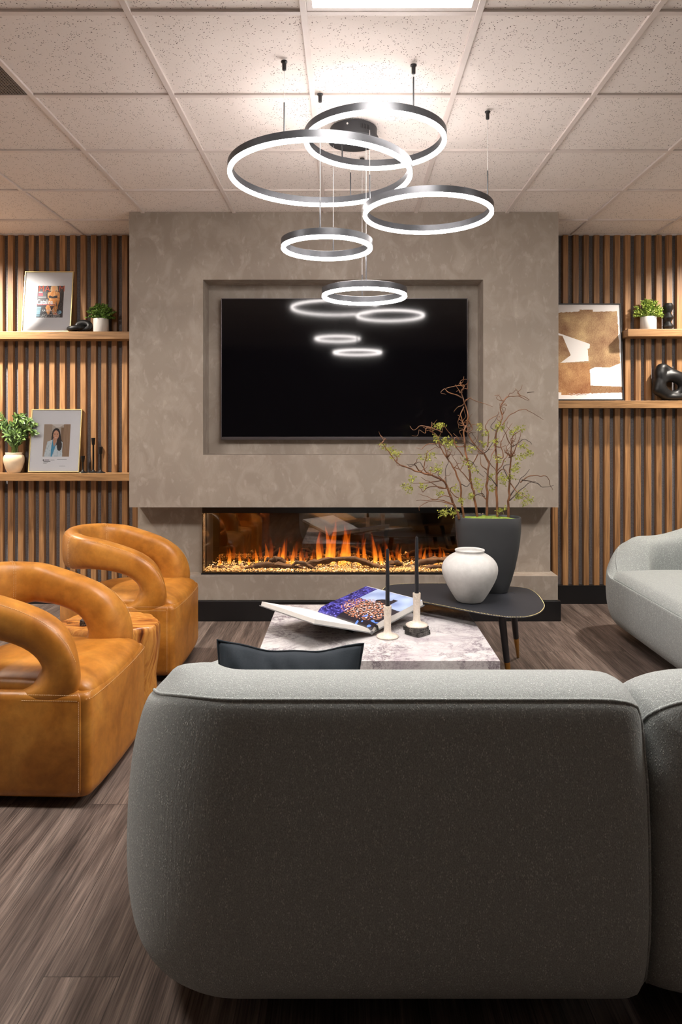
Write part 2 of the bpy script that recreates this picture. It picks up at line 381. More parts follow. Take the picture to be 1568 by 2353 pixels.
def inpoly(x, y, P):
    r = False; j = len(P) - 1
    for i in range(len(P)):
        if (P[i][1] > y) != (P[j][1] > y) and x < (P[j][0] - P[i][0]) * (y - P[i][1]) / (P[j][1] - P[i][1]) + P[i][0]: r = not r
        j = i
    return r
def ell(x, y, cx, cy, rx, ry): return ((x - cx) / rx) ** 2 + ((y - cy) / ry) ** 2 < 1
def text_mesh(name, body, size, mat, parent, loc, rot, ext=0.0004, shear=0, sx=1.0, bold=0.0):
    cu = bpy.data.curves.new(name, 'FONT'); cu.body = body; cu.size = size; cu.extrude = ext; cu.shear = shear; cu.offset = bold
    tmp = bpy.data.objects.new('tmp', cu); C.objects.link(tmp)
    dg = bpy.context.evaluated_depsgraph_get(); me = bpy.data.meshes.new_from_object(tmp.evaluated_get(dg))
    bpy.data.objects.remove(tmp); me.name = name; me.materials.clear(); me.materials.append(mat)
    o = bpy.data.objects.new(name, me); C.objects.link(o); o.parent = parent; o.location = loc; o.rotation_euler = rot; o.scale = (sx, 1, 1); return o

# ------------------------------------------------------------------ room
XL, XR, YN, YF, ZC = -3.9, 3.9, -3.0, 5.267, 2.745
b = MB(); b.box(XL - .1, XR + .1, YN - .1, YF + .1, -0.1, 0); struct(b.build('floor', M['floor']))
b = MB(); b.box(XL - .1, XR + .1, YN - .1, YF + .1, ZC + .010, ZC + .11); ceil = struct(b.build('ceiling', M['tile']))
b = MB(); b.box(XL, XR, YF, YF + .1, 0, ZC + .010); struct(b.build('wall_far', M['backwall']))
b = MB(); b.box(XL - .1, XL, YN, YF, 0, ZC + .010); struct(b.build('wall_left', M['sidewall']))
b = MB(); b.box(XR, XR + .1, YN, YF, 0, ZC + .010); struct(b.build('wall_right', M['sidewall']))
b = MB(); b.box(XL, XR, YN - .1, YN, 0, ZC + .010); struct(b.build('wall_near', M['nearwall']))
GX, GY, T = -0.154, 2.445, 0.61
b = MB(); k = -8
for i in range(-6, 7):
    x = GX + T * i
    if XL < x < XR: b.box(x - .012, x + .012, YN, YF, ZC, ZC + .011)
for j in range(-8, 6):
    y = GY + T * j
    if YN < y < YF: b.box(XL, XR, y - .012, y + .012, ZC + .0006, ZC + .011)
b.box(XL, XR, YF - .02, YF, ZC, ZC + .011)
struct(b.build('trim_1', M['grid'], bevel=0.0015, seg=1))

# chimney breast with its recess
b = MB(); a0, a1, f0 = -1.465, 1.410, 4.708; nx0, nx1, nz0, nz1 = -.971, .906, 1.127, 2.300
b.box(a0, nx0, f0, YF, .776, ZC + .009); b.box(nx1, a1, f0, YF, .776, ZC + .009)
b.box(nx0, nx1, f0, YF, nz1, ZC + .009); b.box(nx0, nx1, f0, YF, .776, nz0)
b.box(nx0, nx1, 4.905, YF, nz0, nz1)
struct(b.build('wall_chimney', M['plaster']))
b = MB(); fx0, fx1 = -1.0, .94
b.box(a0, fx0, 4.90, YF, .305, .776); b.box(fx1, a1, 4.90, YF, .305, .776)
struct(b.build('wall_surround', M['plaster']))
b = MB(); b.box(-1.48, 1.426, 4.772, YF, .138, .305); struct(b.build('trim_2', M['plaster'], bevel=.003))
b = MB(); b.box(-1.495, 1.441, 4.753, YF, 0, .138); struct(b.build('baseboard_hearth', M['black'], bevel=.003))
b = MB(); b.box(XL, -1.495, 5.225, YF, 0, .137); struct(b.build('baseboard_left', M['black']))
b = MB(); b.box(1.441, XR, 5.225, YF, 0, .137); struct(b.build('baseboard_right', M['black']))

# slat cladding
SP = .0773
b = MB(); x = -1.643 + SP * 2
while x > XL + .05:
    if x < -1.47: b.box(x - .0395, x, 5.232, YF, .137, ZC - .001)
    x -= SP
tag(b.build('slat_panel', M['slat'], bevel=.0012, seg=1), 'vertical oak slats over dark wall, left of the plaster fireplace wall', 'wall panel')
b = MB(); x = 1.5227 - SP
while x < XR - .05:
    b.box(x, x + .0402, 5.232, YF, .137, ZC - .001); x += SP
tag(b.build('slat_panel', M['slat'], bevel=.0012, seg=1), 'vertical oak slats over dark wall, right of the plaster fireplace wall', 'wall panel')

# floating shelves
def shelf(x0, x1, top, th, label):
    b = MB(); b.box(x0, x1, 5.10, 5.232, top - th, top)
    return tag(b.build('floating_shelf', M['shelfwood'], bevel=.0015), label, 'shelf', 'oak floating shelves')
SH1, SH2, SH3, SH4 = 2.008, .978, 2.026, 1.506
shelf(XL + .3, -1.466, SH1, .054, 'oak floating shelf carrying the framed magazine cover, upper left')
shelf(XL + .3, -1.466, SH2, .054, 'oak floating shelf carrying the framed portrait, lower left')
shelf(2.032, XR - .3, SH3, .054, 'short oak shelf above the black hollow sculpture, upper right')
shelf(1.411, XR - .3, SH4, .054, 'oak shelf under the abstract gold picture, lower right')

# ceiling light panels, vent
def light_panel(x0, y0, label):
    r = empty('ceiling_light', (x0 + .305, y0 + .305, ZC), 0, label, 'ceiling light', 'square ceiling light panels')
    b = MB(); 
    for q in ((-.292, .292, -.292, -.272), (-.292, .292, .272, .292), (-.292, -.272, -.272, .272), (.272, .292, -.272, .272)):
        b.box(q[0], q[1], q[2], q[3], .002, .0098)
    b.build('frame', M['grid'], r)
    b = MB(); b.box(-.272, .272, -.272, .272, .005, .0098); b.build('diffuser', M['panel'], r); return r
light_panel(GX, GY - T, 'bright square ceiling light panel at the top of the photo')
light_panel(GX - 4 * T, GY - T, 'square ceiling light panel outside the frame to the left')
light_panel(GX + 4 * T, GY - T, 'square ceiling light panel outside the frame to the right')
r = empty('ceiling_vent', (GX - 2.5 * T, GY + .5 * T, ZC), 0, 'grey perforated air vent in the ceiling at upper left', 'vent')
b = MB(); b.box(-.29, .29, -.29, .29, .004, .0098); b.build('hole_shade_plate', M['ventdark'], r)  # solid dark sheet painted as the shade behind the grille openings
b = MB()
for i in range(46):
    t = -.285 + i * .0127; b.box(t - .0035, t + .0035, -.289, .289, .001, .004); b.box(-.289, .289, t - .0035, t + .0035, .0012, .004)
b.build('grille', M['vent'], r)
for sx, lx in ((-1, -2.80), (1, 2.72)):
    l = bpy.data.lights.new('downlight', 'SPOT'); l.energy = 230 if sx < 0 else 140; l.color = (1, .92, .82); l.spot_size = R(130); l.spot_blend = .8; l.shadow_soft_size = .05
    o = bpy.data.objects.new('downlight', l); C.objects.link(o); o.location = (lx, 4.50, 2.73); o.rotation_euler = (R(12), 0, 0)

# ------------------------------------------------------------------ television
r = empty('television', (-.0245, 4.905, 1.2265), 0, 'large black flat television set in the plaster wall recess', 'television')
b = MB(); b.box(-.8515, .8515, -.035, 0, .0, .9765); b.box(-.5, .5, -.0, .0005, .2, .7); b.build('housing', M['canopy'], r, bevel=.002)
b = MB(); w, h = .8515, .9765
b.box(-w, w, -.055, -.035, 0, .020); b.box(-w, w, -.055, -.035, h - .006, h); b.box(-w, -w + .005, -.055, -.035, .02, h - .006); b.box(w - .005, w, -.055, -.035, .02, h - .006)
b.build('bezel', M['tvbezel'], r, bevel=.001)
b = MB(); b.box(-w + .005, w - .005, -.052, -.035, .02, h - .006); b.build('screen', M['screen'], r)

# ------------------------------------------------------------------ fireplace insert
r = empty('electric_fireplace', (-.03, 4.95, .305), 0, 'long glass-fronted electric fireplace with flames under the television', 'fireplace')
hw = .97; b = MB()
b.box(-hw, hw, .20, .23, .0, .47); b.build('back_mirror', M['mirrorback'], r)
b = MB(); b.box(-hw, hw, -.13, .20, .0, .012); b.box(-hw, hw, -.05, .20, .46, .47); b.box(-hw + .001, -hw + .012, -.03, .20, .012, .46); b.box(hw - .012, hw - .001, -.03, .20, .012, .46)
b.build('firebox', M['firebox'], r)
b = MB(); b.box(-hw, hw, -.125, -.03, .418, .470); b.box(-.2, -.08, -.127, -.125, .452, .460); b.build('header', M['black'], r)
b = MB(); b.box(-hw - .005, hw + .005, -.142, -.128, 0, .008); b.box(-hw - .005, -hw + .003, -.128, -.05, 0, .008); b.build('base_trim', M['black'], r)
b = MB(); b.box(-hw, hw, -.131, -.126, .008, .42); b.box(-hw, -hw + .005, -.126, -.05, .008, .42); b.box(hw - .005, hw, -.126, -.05, .008, .42); b.build('glass_pane', M['glass'], r)
random.seed(11)
fl = [(700, 1290, 40), (718, 1280, 50), (735, 1225, 90), (752, 1215, 80), (764, 1200, 95), (790, 1210, 85), (803, 1225, 70), (840, 1240, 55), (862, 1235, 60), (877, 1265, 45), (920, 1265, 50), (552, 1275, 40), (527, 1270, 45), (590, 1270, 50), (612, 1255, 60), (640, 1265, 50), (650, 1250, 60), (672, 1262, 45), (692, 1275, 40), (975, 1268, 45), (1002, 1275, 40), (1020, 1270, 40), (505, 1285, 30), (825, 1262, 40), (946, 1290, 30), (572, 1290, 30), (780, 1285, 30), (893, 1262, 50), (908, 1287, 36), (660, 1290, 30)]
for px, top, hh in fl:
    d = U(4.98, 5.06); x = (px - 800) / F * d - r.location.x; h = (1312 - top) / F * d * 1.0
    b = MB(); k = 12; secs = []; ph = U(0, 6); wd = .008 + .055 * h * U(.7, 1.3)
    for i in range(k + 1):
        t = i / k; w = wd * (math.sin(math.pi * min(1, (t + .04) ** .62)) ** .9 + .02) * (1 - .3 * t)
        cx = x + .016 * math.sin(ph + t * 3.6) * t * (h / .2)
        secs.append([(cx + w * math.cos(2 * math.pi * j / 10), d - 4.95 + w * .35 * math.sin(2 * math.pi * j / 10), .02 + h * t) for j in range(10)])
    b.loft(secs); b.build('flame', M['flame'], r, smooth='all')
# added strip lamp, unseen behind the header, brightens the pebbles from above
l = bpy.data.lights.new('pebble_fill_light', 'AREA'); l.shape = 'RECTANGLE'; l.size = 1.88; l.size_y = .03; l.energy = 16; l.color = (1, .80, .62)
o = bpy.data.objects.new('pebble_fill_light', l); C.objects.link(o); o.location = (-.03, 4.945, .752); o.rotation_euler = (R(-12), 0, 0)
# pebbles
b = MB(); random.seed(3)
for i in range(5200):
    x = U(-.995, .935); y = U(4.826, 4.97) if rnd() < .75 else U(4.95, 5.14); s = U(.003, .0065); z = .319 + U(0, .012) + .008 * (y - 4.83) / .3
    mt = Matrix.Rotation(U(0, 3), 3, 'X') @ Matrix.Rotation(U(0, 3), 3, 'Z')
    k = len(b.v); b.v += [tuple(Vector((x, y, z)) + mt @ Vector(q) * s) for q in ((1, 0, 0), (-1, 0, 0), (0, 1, 0), (0, -1, 0), (0, 0, .8), (0, 0, -.8))]
    for q in ((0, 2, 4), (2, 1, 4), (1, 3, 4), (3, 0, 4), (2, 0, 5), (1, 2, 5), (3, 1, 5), (0, 3, 5)): b.f.append(tuple(k + t for t in q)); b.mi.append(0)
tag(b.build('glass_pebbles', M['pebble']), 'bed of sparkling amber glass pebbles in the fireplace', 'pebbles', kind='stuff')
def log(pts, rr, label, d0=4.94):
    P = smooth_path([at(px, py, d) for px, py, d in pts], 6); m = len(P); b = MB(); random.seed(len(label) * 7 + m)
    rad = []
    for i in range(m):
        t = i / (m - 1); rad.append(rr * (.35 + .65 * math.sin(math.pi * min(.97, max(.06, t)) ) ** .5) * (1 + .2 * math.sin(i * 1.7)))
    b.tube(P, rad, 12)
    ph = rr * 40
    b.v = [tuple(Vector(v) + Vector((noise.noise(Vector(v) * 30), noise.noise(Vector(v) * 30 + Vector((9, 0, 0))), noise.noise(Vector(v) * 30 + Vector((0, 9, 0))))) * rr * .5) for v in b.v]
    return tag(b.build('driftwood_log', M['log'], smooth=True), label, 'log', 'driftwood logs in the fireplace')
log([(488, 1304, 4.93), (515, 1306, 4.93), (545, 1309, 4.92)], .020, 'short dark driftwood log at the left end of the fire')
log([(562, 1308, 4.91), (600, 1300, 4.92), (640, 1300, 4.92), (698, 1308, 4.91)], .024, 'thick driftwood log lying left of the centre of the fire')
log([(608, 1298, 4.93), (618, 1280, 4.93)], .012, 'short upright driftwood stub on the left log')
log([(620, 1290, 4.97), (638, 1285, 4.97), (656, 1293, 4.97)], .020, 'small dark chunk of driftwood behind the left log')
log([(672, 1300, 4.89), (688, 1291, 4.89), (712, 1303, 4.89), (735, 1310, 4.89)], .014, 'crooked driftwood branch crossing in front of the middle log')
log([(690, 1299, 4.96), (730, 1292, 4.95), (775, 1284, 4.95)], .022, 'driftwood log arching up to the centre of the fire')
log([(770, 1284, 4.93), (820, 1286, 4.93), (865, 1302, 4.92), (905, 1303, 4.92)], .020, 'long driftwood log sloping down right of the centre')
log([(880, 1305, 4.95), (905, 1294, 4.95), (925, 1296, 4.95)], .020, 'short driftwood log left of the tall candle')
log([(935, 1304, 4.95), (975, 1291, 4.95), (1030, 1286, 4.96), (1080, 1292, 4.95)], .022, 'driftwood log behind the white vase at the right end of the fire')
log([(965, 1310, 4.91), (1000, 1304, 4.91), (1060, 1306, 4.91)], .020, 'low dark driftwood log at the right end of the fire')
for i, (px, py, s, lab) in enumerate([(556, 1300, .019, 'tall clear glass crystal between the two left logs'), (749, 1305, .012, 'small clear glass crystal left of the central pair'), (772, 1302, .019, 'large clear glass crystal under the central log'),
                       (815, 1307, .017, 'clear glass crystal right of the centre of the fire'), (947, 1304, .019, 'cube-like clear glass crystal beside the tall candle'), (1023, 1309, .010, 'small clear glass crystal near the white vase')]):
    p = at(px, py, 4.885); b = MB(); random.seed(40 + i)
    bm = bmesh.new(); bmesh.ops.create_icosphere(bm, subdivisions=1, radius=s)
    for v in bm.verts: v.co *= U(.7, 1.2); v.co.z *= 1.15
    b.v = [tuple(v.co + p) for v in bm.verts]; b.f = [tuple(v.index for v in f.verts) for f in bm.faces]; bm.free()
    tag(b.build('glass_crystal', M['crystal']), lab, 'crystal', 'glass crystals in the fireplace')

# ------------------------------------------------------------------ ring chandelier
r = empty('ring_chandelier', (.027, 3.39, ZC), 0, 'black five-ring pendant chandelier with glowing white rings', 'chandelier')
O = Vector(r.location)
def cp(nm, mb, m, par=None, **k):
    mb.v = [tuple(Vector(v) - O) for v in mb.v]; return mb.build(nm, m, par or r, **k)
b = MB(); b.lathe([(.113, .000), (.113, -.045), (.121, -.045), (.121, -.060), (.118, -.062)], (.027, 3.39, ZC + .0), 48)
cp('canopy', b, M['canopy'], smooth=True)
b = MB()
for i in range(6):
    a = R(-72 + i * 4.2); b.box(.1125, .1145, -.0016, .0016, -.036, -.016, mat=Matrix.Translation((.027, 3.39, ZC)) @ Matrix.Rotation(a, 4, 'Z'))
cp('vent_slots', b, M['ventdark'])
b = MB(); b.ellipsoid((.027 - .03, 3.39 - .110, ZC - .018), (.005, .005, .005), 12, 8); cp('screw', b, M['wire'], smooth=True)
rings = [((-.123, 3.14), .40, 2.432, (-.2537, 2.751), (.014, 3.52), (0, 0)), ((.118, 3.05), .298, 2.545, (.259, 2.790), (-.027, 3.31), (0, 0)), ((.381, 3.357), .300, 2.325, (.635, 3.198), (.100, 3.25), (0, 0)),
         ((-.097, 3.23), .200, 2.133, (-.120, 3.032), (-.072, 3.426), (0, 0)), ((.083, 3.55), .205, 1.973, (.0759, 3.752), (.0865, 3.347), (0, 0))]
for (cx, cy), rad, zl, an, cw, tl in rings:
    n = 128
    def ring(prof, rr=rad, cx=cx, cy=cy, z=zl):
        b = MB(); b.loft([[(cx + (rr + o) * math.cos(2 * math.pi * i / n), cy + (rr + o) * math.sin(2 * math.pi * i / n), z + h) for o, h in prof] for i in range(n)], loop=True); return b
    ro = cp('ring', ring([(-.010, .004), (-.010, .034), (.010, .034), (.010, .004)]), M['ringmetal'], smooth=True, angle=50)
    cp('diffuser', ring([(-.0085, .004), (-.0095, -.006), (-.006, -.011), (.006, -.011), (.0095, -.006), (.0085, .004)]), M['led'], ro, smooth=True, angle=50)
    cp('uplight_strip', ring([(-.006, .0341), (-.006, .0352), (.006, .0352), (.006, .0341)]), M['led_up'], ro)
    for (wx, wy), tz in ((an, ZC), (cw, ZC - .062)):
        v = Vector((wx - cx, wy - cy)); v = v.normalized() * rad; wx, wy = cx + v.x, cy + v.y
        b = MB(); b.tube([(wx, wy, zl + .03), (wx, wy, tz)], .0009, 6); cp('suspension_wire', b, M['wire'])
        b = MB(); b.lathe([(.003, 0), (.003, .115), (.0022, .118)], (wx, wy, zl + .034), 10); cp('wire_sleeve', b, M['ringmetal'], smooth=True)
    v = Vector((an[0] - cx, an[1] - cy)).normalized() * rad
    b = MB(); b.lathe([(.013, 0), (.013, -.004), (.0085, -.008), (.008, -.034), (.004, -.037)], (cx + v.x, cy + v.y, ZC), 16); cp('ceiling_anchor', b, M['black'], smooth=True)

# ------------------------------------------------------------------ modular sofa
# cross section of the upholstered shell: (offset outward, height)
PROF = [(-.115, .075), (-.060, .095), (-.022, .150), (-.004, .24), (0, .34), (-.004, .45), (-.014, .56), (-.028, .66), (-.040, .715), (-.050, .731), (-.075, .745), (-.115, .754), (-.160, .752), (-.205, .742), (-.238, .705), (-.252, .64), (-.258, .55), (-.258, .43), (-.258, .30), (-.20, .10)]
def sofa(name, L, D, arm, label, endr=.10, left_back_r=.30, cat='sofa', group=None):
    """local frame: back along y=0 facing -y outward, runs x 0..L, seat towards +y. arm=True wraps an arm round x=0."""
    r = empty(name, (0, 0, 0), 0, label, cat, group)
    path = []   # (point, outward normal, height factor)
    rb, rf = left_back_r, .36
    nb = 60
    for i in range(nb + 1):
        x = L + (rb - L) * i / nb; path.append([Vector((x, 0)), Vector((0, -1)), 1.0])
    if not arm: path = [[Vector((L * (1 - i / 90), 0)), Vector((0, -1)), 1.0] for i in range(91)]
    for i in range(1, 30 if arm else 1):
        a = math.pi / 2 * i / 30; path.append([Vector((rb - rb * math.sin(a), rb - rb * math.cos(a))), Vector((-math.sin(a), -math.cos(a))), 1.0])
    ns = 12
    for i in range(ns + 1 if arm else 0):
        y = rb + (D - rf - rb) * i / ns; path.append([Vector((0, y)), Vector((-1, 0)), 1.0])
    for i in range(1, 30 if arm else 1):
        a = math.pi / 2 * i / 30; path.append([Vector((rf - rf * math.cos(a), D - rf + rf * math.sin(a))), Vector((-math.cos(a), math.sin(a))), 1.0])
    nback = len(path)
    if not arm: rf = .0
    for i in range(nb + 1):
        x = rf + (L - rf) * i / nb; path.append([Vector((x, D)), Vector((0, 1)), 0.0])
    secs = []; raw = []
    m = len(path)
    for i, (p, nn, _) in enumerate(path):
        if arm:
            y = p.y
            t = max(0, min(1, (y - .12) / (D - .45))); h = 1 - .38 * (t * t * (3 - 2 * t))
            t2 = max(0, min(1, (y - (D - .27)) / .27)); h *= math.sqrt(max(0, 1 - t2 ** 3))
        else:
            h = 1.0 if p.y < .01 else 0.0
        dist = min(p.x if False else 9, L - p.x) if (p.y < .01 or p.y > D - .01) else 9
        pin = 0
        if dist < .05: q = 1 - dist / .05; pin = .05 * (1 - math.sqrt(max(0, 1 - q * q)))
        dE = (L - p.x) if (p.y < .01 or p.y > D - .01) else 9; drop = 0
        if dE < .11: q = 1 - dE / .11; drop = .022 * (1 - math.sqrt(max(0, 1 - q * q)))
        if not arm and p.x < .14:
            q = 1 - p.x / .14; w_ = 1 - math.sqrt(max(0, 1 - q * q)); pin = .12 * w_; drop = .040 * w_
        sec = []
        t3 = max(0, min(1, p.y / .17)) if arm else 0; t3 = t3 * t3 * (3 - 2 * t3)
        for k, (o, z) in enumerate(PROF):
            z -= t3 * {6: .006, 7: .022, 8: .034, 9: .034, 10: .020, 11: .004}.get(k, 0); o -= t3 * {7: .004, 8: .008, 9: .012, 10: .014}.get(k, 0)
            if o <= -.245: oo = o
            else: oo = o - pin * .55
            zz = z if z <= .40 else .40 + (z - .40) * (.02 + .98 * h) - .022 * (1 - h) * min(1, (z - .40) / .1)
            if z > .6: zz -= pin * .4 + drop
            q = p + nn * oo; sec.append((q.x, q.y, zz))
        raw.append(sec); n_ = len(sec); fin = []
        for k in range(n_):
            A, B, Cc, Dd = (Vector(sec[(k + j) % n_]) for j in (-1, 0, 1, 2))
            for t_ in (0, 1 / 3, 2 / 3): fin.append(0.5 * ((2 * B) + (Cc - A) * t_ + (2 * A - 5 * B + 4 * Cc - Dd) * t_ * t_ + (3 * B - A - 3 * Cc + Dd) * t_ ** 3))
        secs.append(fin)
    b = MB()
    if arm: b.loft(secs, cap=True)
    else:
        b.loft(secs[:nback], cap=True); b.build('backrest', M['boucle'], r, smooth=True, angle=70); b = MB(); b.loft(secs[nback:], cap=True)
        b.build('front_rail', M['boucle'], r, smooth=True, angle=70); b = MB(); b.box(.012, L - .012, .10, D - .10, .09, .385)
    b.build('upholstered_shell', M['boucle'], r, smooth='all' if arm else False)
    # seam piping along the top outer edge
    b = MB(); P = []
    for sec in raw[:(nb + 25) if arm else nback]: P.append(Vector(sec[9]) + Vector((0, 0, .0015)))
    b.tube(P, .0038, 8); b.build('piping', M['boucle'], r, smooth='all')
    b = MB(); b.tube([Vector(v) + Vector((.0012, 0, 0)) for v in raw[0][1:15]], .0035, 8); b.build('piping', M['boucle'], r, smooth='all')
    # seat cushion: domed slab filling the inside
    b = MB(); y0 = .235; yS = D - .022; x0 = .235; x1 = L - .012; nx, ny = 34, 30
    if not arm: x0 = .03
    top = []
    for j in range(ny + 1):
        row = []
        for i in range(nx + 1):
            u = 2 * i / nx - 1; v = 2 * j / ny - 1
            X = (x0 + x1) / 2 + (x1 - x0) / 2 * u * math.sqrt(1 - .10 * v * v); Y = (y0 + yS) / 2 + (yS - y0) / 2 * v * math.sqrt(1 - .03 * u * u)
            e = (1 - abs(u) ** 12) * (1 - max(0, v) ** 16)
            row.append((X, Y, .388 + .048 * max(0, e) ** .5 + .014 * (1 - u * u) * (1 - v * v)))
        top.append(row)
    b.loft(top, closed=False, cap=False)
    bot = [[(x, y, .30) for x, y, z in row] for row in top]; b.loft(bot, closed=False, cap=False)
    rim = [top[0][i] for i in range(nx + 1)] + [top[j][nx] for j in range(1, ny + 1)] + [top[ny][i] for i in range(nx - 1, -1, -1)] + [top[j][0] for j in range(ny - 1, 0, -1)]
    b.loft([[ (x, y, .30) for x, y, z in rim], rim], cap=False)
    b.build('seat_cushion', M['boucle'], r, smooth='all')
    b = MB(); P = [Vector(sec[9]) + Vector((0, 0, .001)) for sec in (raw[-nb - 14:] if arm else raw[nback:])]; b.tube(P, .0035, 8); b.build('piping', M['boucle'], r, smooth='all')
    b = MB(); b.box(.25, L - .12, .22, D - .22, 0, .11); b.build('foot_plinth', M['black'], r)
    return r
s1 = sofa('sofa_module', 1.155, .93, True, 'grey boucle sofa section seen from behind in the foreground, dark cushion on it')
s1.location = (-.530, 1.430, 0)
s2 = sofa('sofa_module', 1.15, .93, False, 'grey boucle sofa section cut off by the right edge, beside the foreground sofa', left_back_r=.12)
s2.location = (.640, 1.438, 0)
s3 = sofa('sofa', 1.9, 1.02, True, 'light grey boucle sofa by the oak slats at the right edge')
s3.rotation_euler = (0, 0, R(90)); s3.scale = (1, 1, 1)
# mirror across so that its arm is at the far end, seat faces the left
s3.rotation_euler = (0, 0, R(-90)); s3.location = (0, 0, 0)
for ch in s3.children:
    me = ch.data
    for v in me.vertices: v.co.y = -v.co.y
    me.flip_normals()
s3.location = (2.62, 4.66, 0)

def pillow(name, w, h, t, loc, rot, label):
    nx, ny = 40, 28; b = MB(); A = []; B = []
    for j in range(ny + 1):
        ra = []; rb = []
        for i in range(nx + 1):
            u = 2 * i / nx - 1; v = 2 * j / ny - 1
            x = w / 2 * u * (1 - .09 * (1 - v * v)); z = h / 2 * v * (1 - .15 * (1 - u * u) + .012 * math.sin(u * 9 + 1))
            e = max(0, (1 - abs(u) ** 2.2) * (1 - abs(v) ** 2.2)) ** .62
            wr = noise.noise(Vector((x * 9, z * 9, 3))) * .014 + abs(noise.noise(Vector((x * 20 + z * 9, z * 7, 7)))) * .022
            th = t / 2 * e + wr * min(1, 2.5 * e) + .013 * noise.noise(Vector((x * 38, z * 7, 1))) * min(1, 4 * e) * (.35 + .65 * abs(v))
            ra.append((x, -th, z)); rb.append((x, th * .9, z))
        A.append(ra); B.append(rb)
    b.loft(A, closed=False, cap=False); b.loft(B, closed=False, cap=False)
    o = b.build(name, M['pillow'], None, smooth='all'); o.location = loc; o.rotation_euler = rot
    bm = bmesh.new(); bm.from_mesh(o.data); bmesh.ops.remove_doubles(bm, verts=bm.verts, dist=.0004); bmesh.ops.recalc_face_normals(bm, faces=bm.faces); bm.to_mesh(o.data); bm.free()
    P = [Vector(A[0][i]) for i in range(nx + 1)] + [Vector(A[j][nx]) for j in range(1, ny + 1)] + [Vector(A[ny][i]) for i in range(nx - 1, -1, -1)] + [Vector(A[j][0]) for j in range(ny - 1, 0, -1)]
    p = MB(); p.tube(P, .003, 6, loop=True); p.build('piping', M['pillow'], o, smooth='all')
    return tag(o, label, 'cushion')
pillow('throw_pillow', .385, .36, .13, (-.156, 1.800, .572), (R(-14), R(1), R(-2)), 'dark slate velvet cushion leaning inside the foreground sofa')
pillow('throw_pillow', .40, .30, .12, (2.30, 4.12, .565), (R(8), R(-6), R(66)), 'dark cushion barely visible at the right edge on the far sofa')

# ------------------------------------------------------------------ barrel armchairs
def outline(front=0.0, back=-.66, hy=.30, rfr=.045, rbk=.24, inset=0.0, notch=True):
    P = []; f = front - inset; bk = back + inset; h = hy - inset
    if notch: P += [(-.055, -h), (-.051, -h + .007), (-.047, -h + .0035)]
    h2 = h - (.0035 if notch else 0)
    for i in range(9):
        a = math.pi / 2 * i / 8; P.append((f - rfr + rfr * math.sin(a), -h2 + rfr - rfr * math.cos(a)))
    for i in range(1, 8):
        y = -h2 + rfr + (2 * (h2 - rfr)) * i / 8; P.append((f + .012 * (1 - (y / h2) ** 2), y))
    for i in range(9):
        a = math.pi / 2 * i / 8; P.append((f - rfr + rfr * math.cos(a), h2 - rfr + rfr * math.sin(a)))
    if notch: P += [(-.047, h - .0035), (-.051, h - .007), (-.055, h)]
    for i in range(13):
        a = math.pi / 2 * i / 12; P.append((bk + rbk - rbk * math.sin(a), h - rbk + rbk * math.cos(a)))
    for i in range(13):
        a = math.pi / 2 * i / 12; P.append((bk + rbk - rbk * math.cos(a), -h + rbk - rbk * math.sin(a)))
    return P
def stitches(b, pts, step=.0078, ln=.0050, rr=.0006):
    pts = [Vector(p) for p in pts]; acc = 0
    for a, c in zip(pts, pts[1:]):
        L = (c - a).length
        if L < 1e-6: continue
        t = (c - a) / L; s = acc
        while s + ln < L:
            p = a + t * s; q = p + t * ln; b.tube([p, q], rr, 4); s += step
        acc = max(0, s - L)
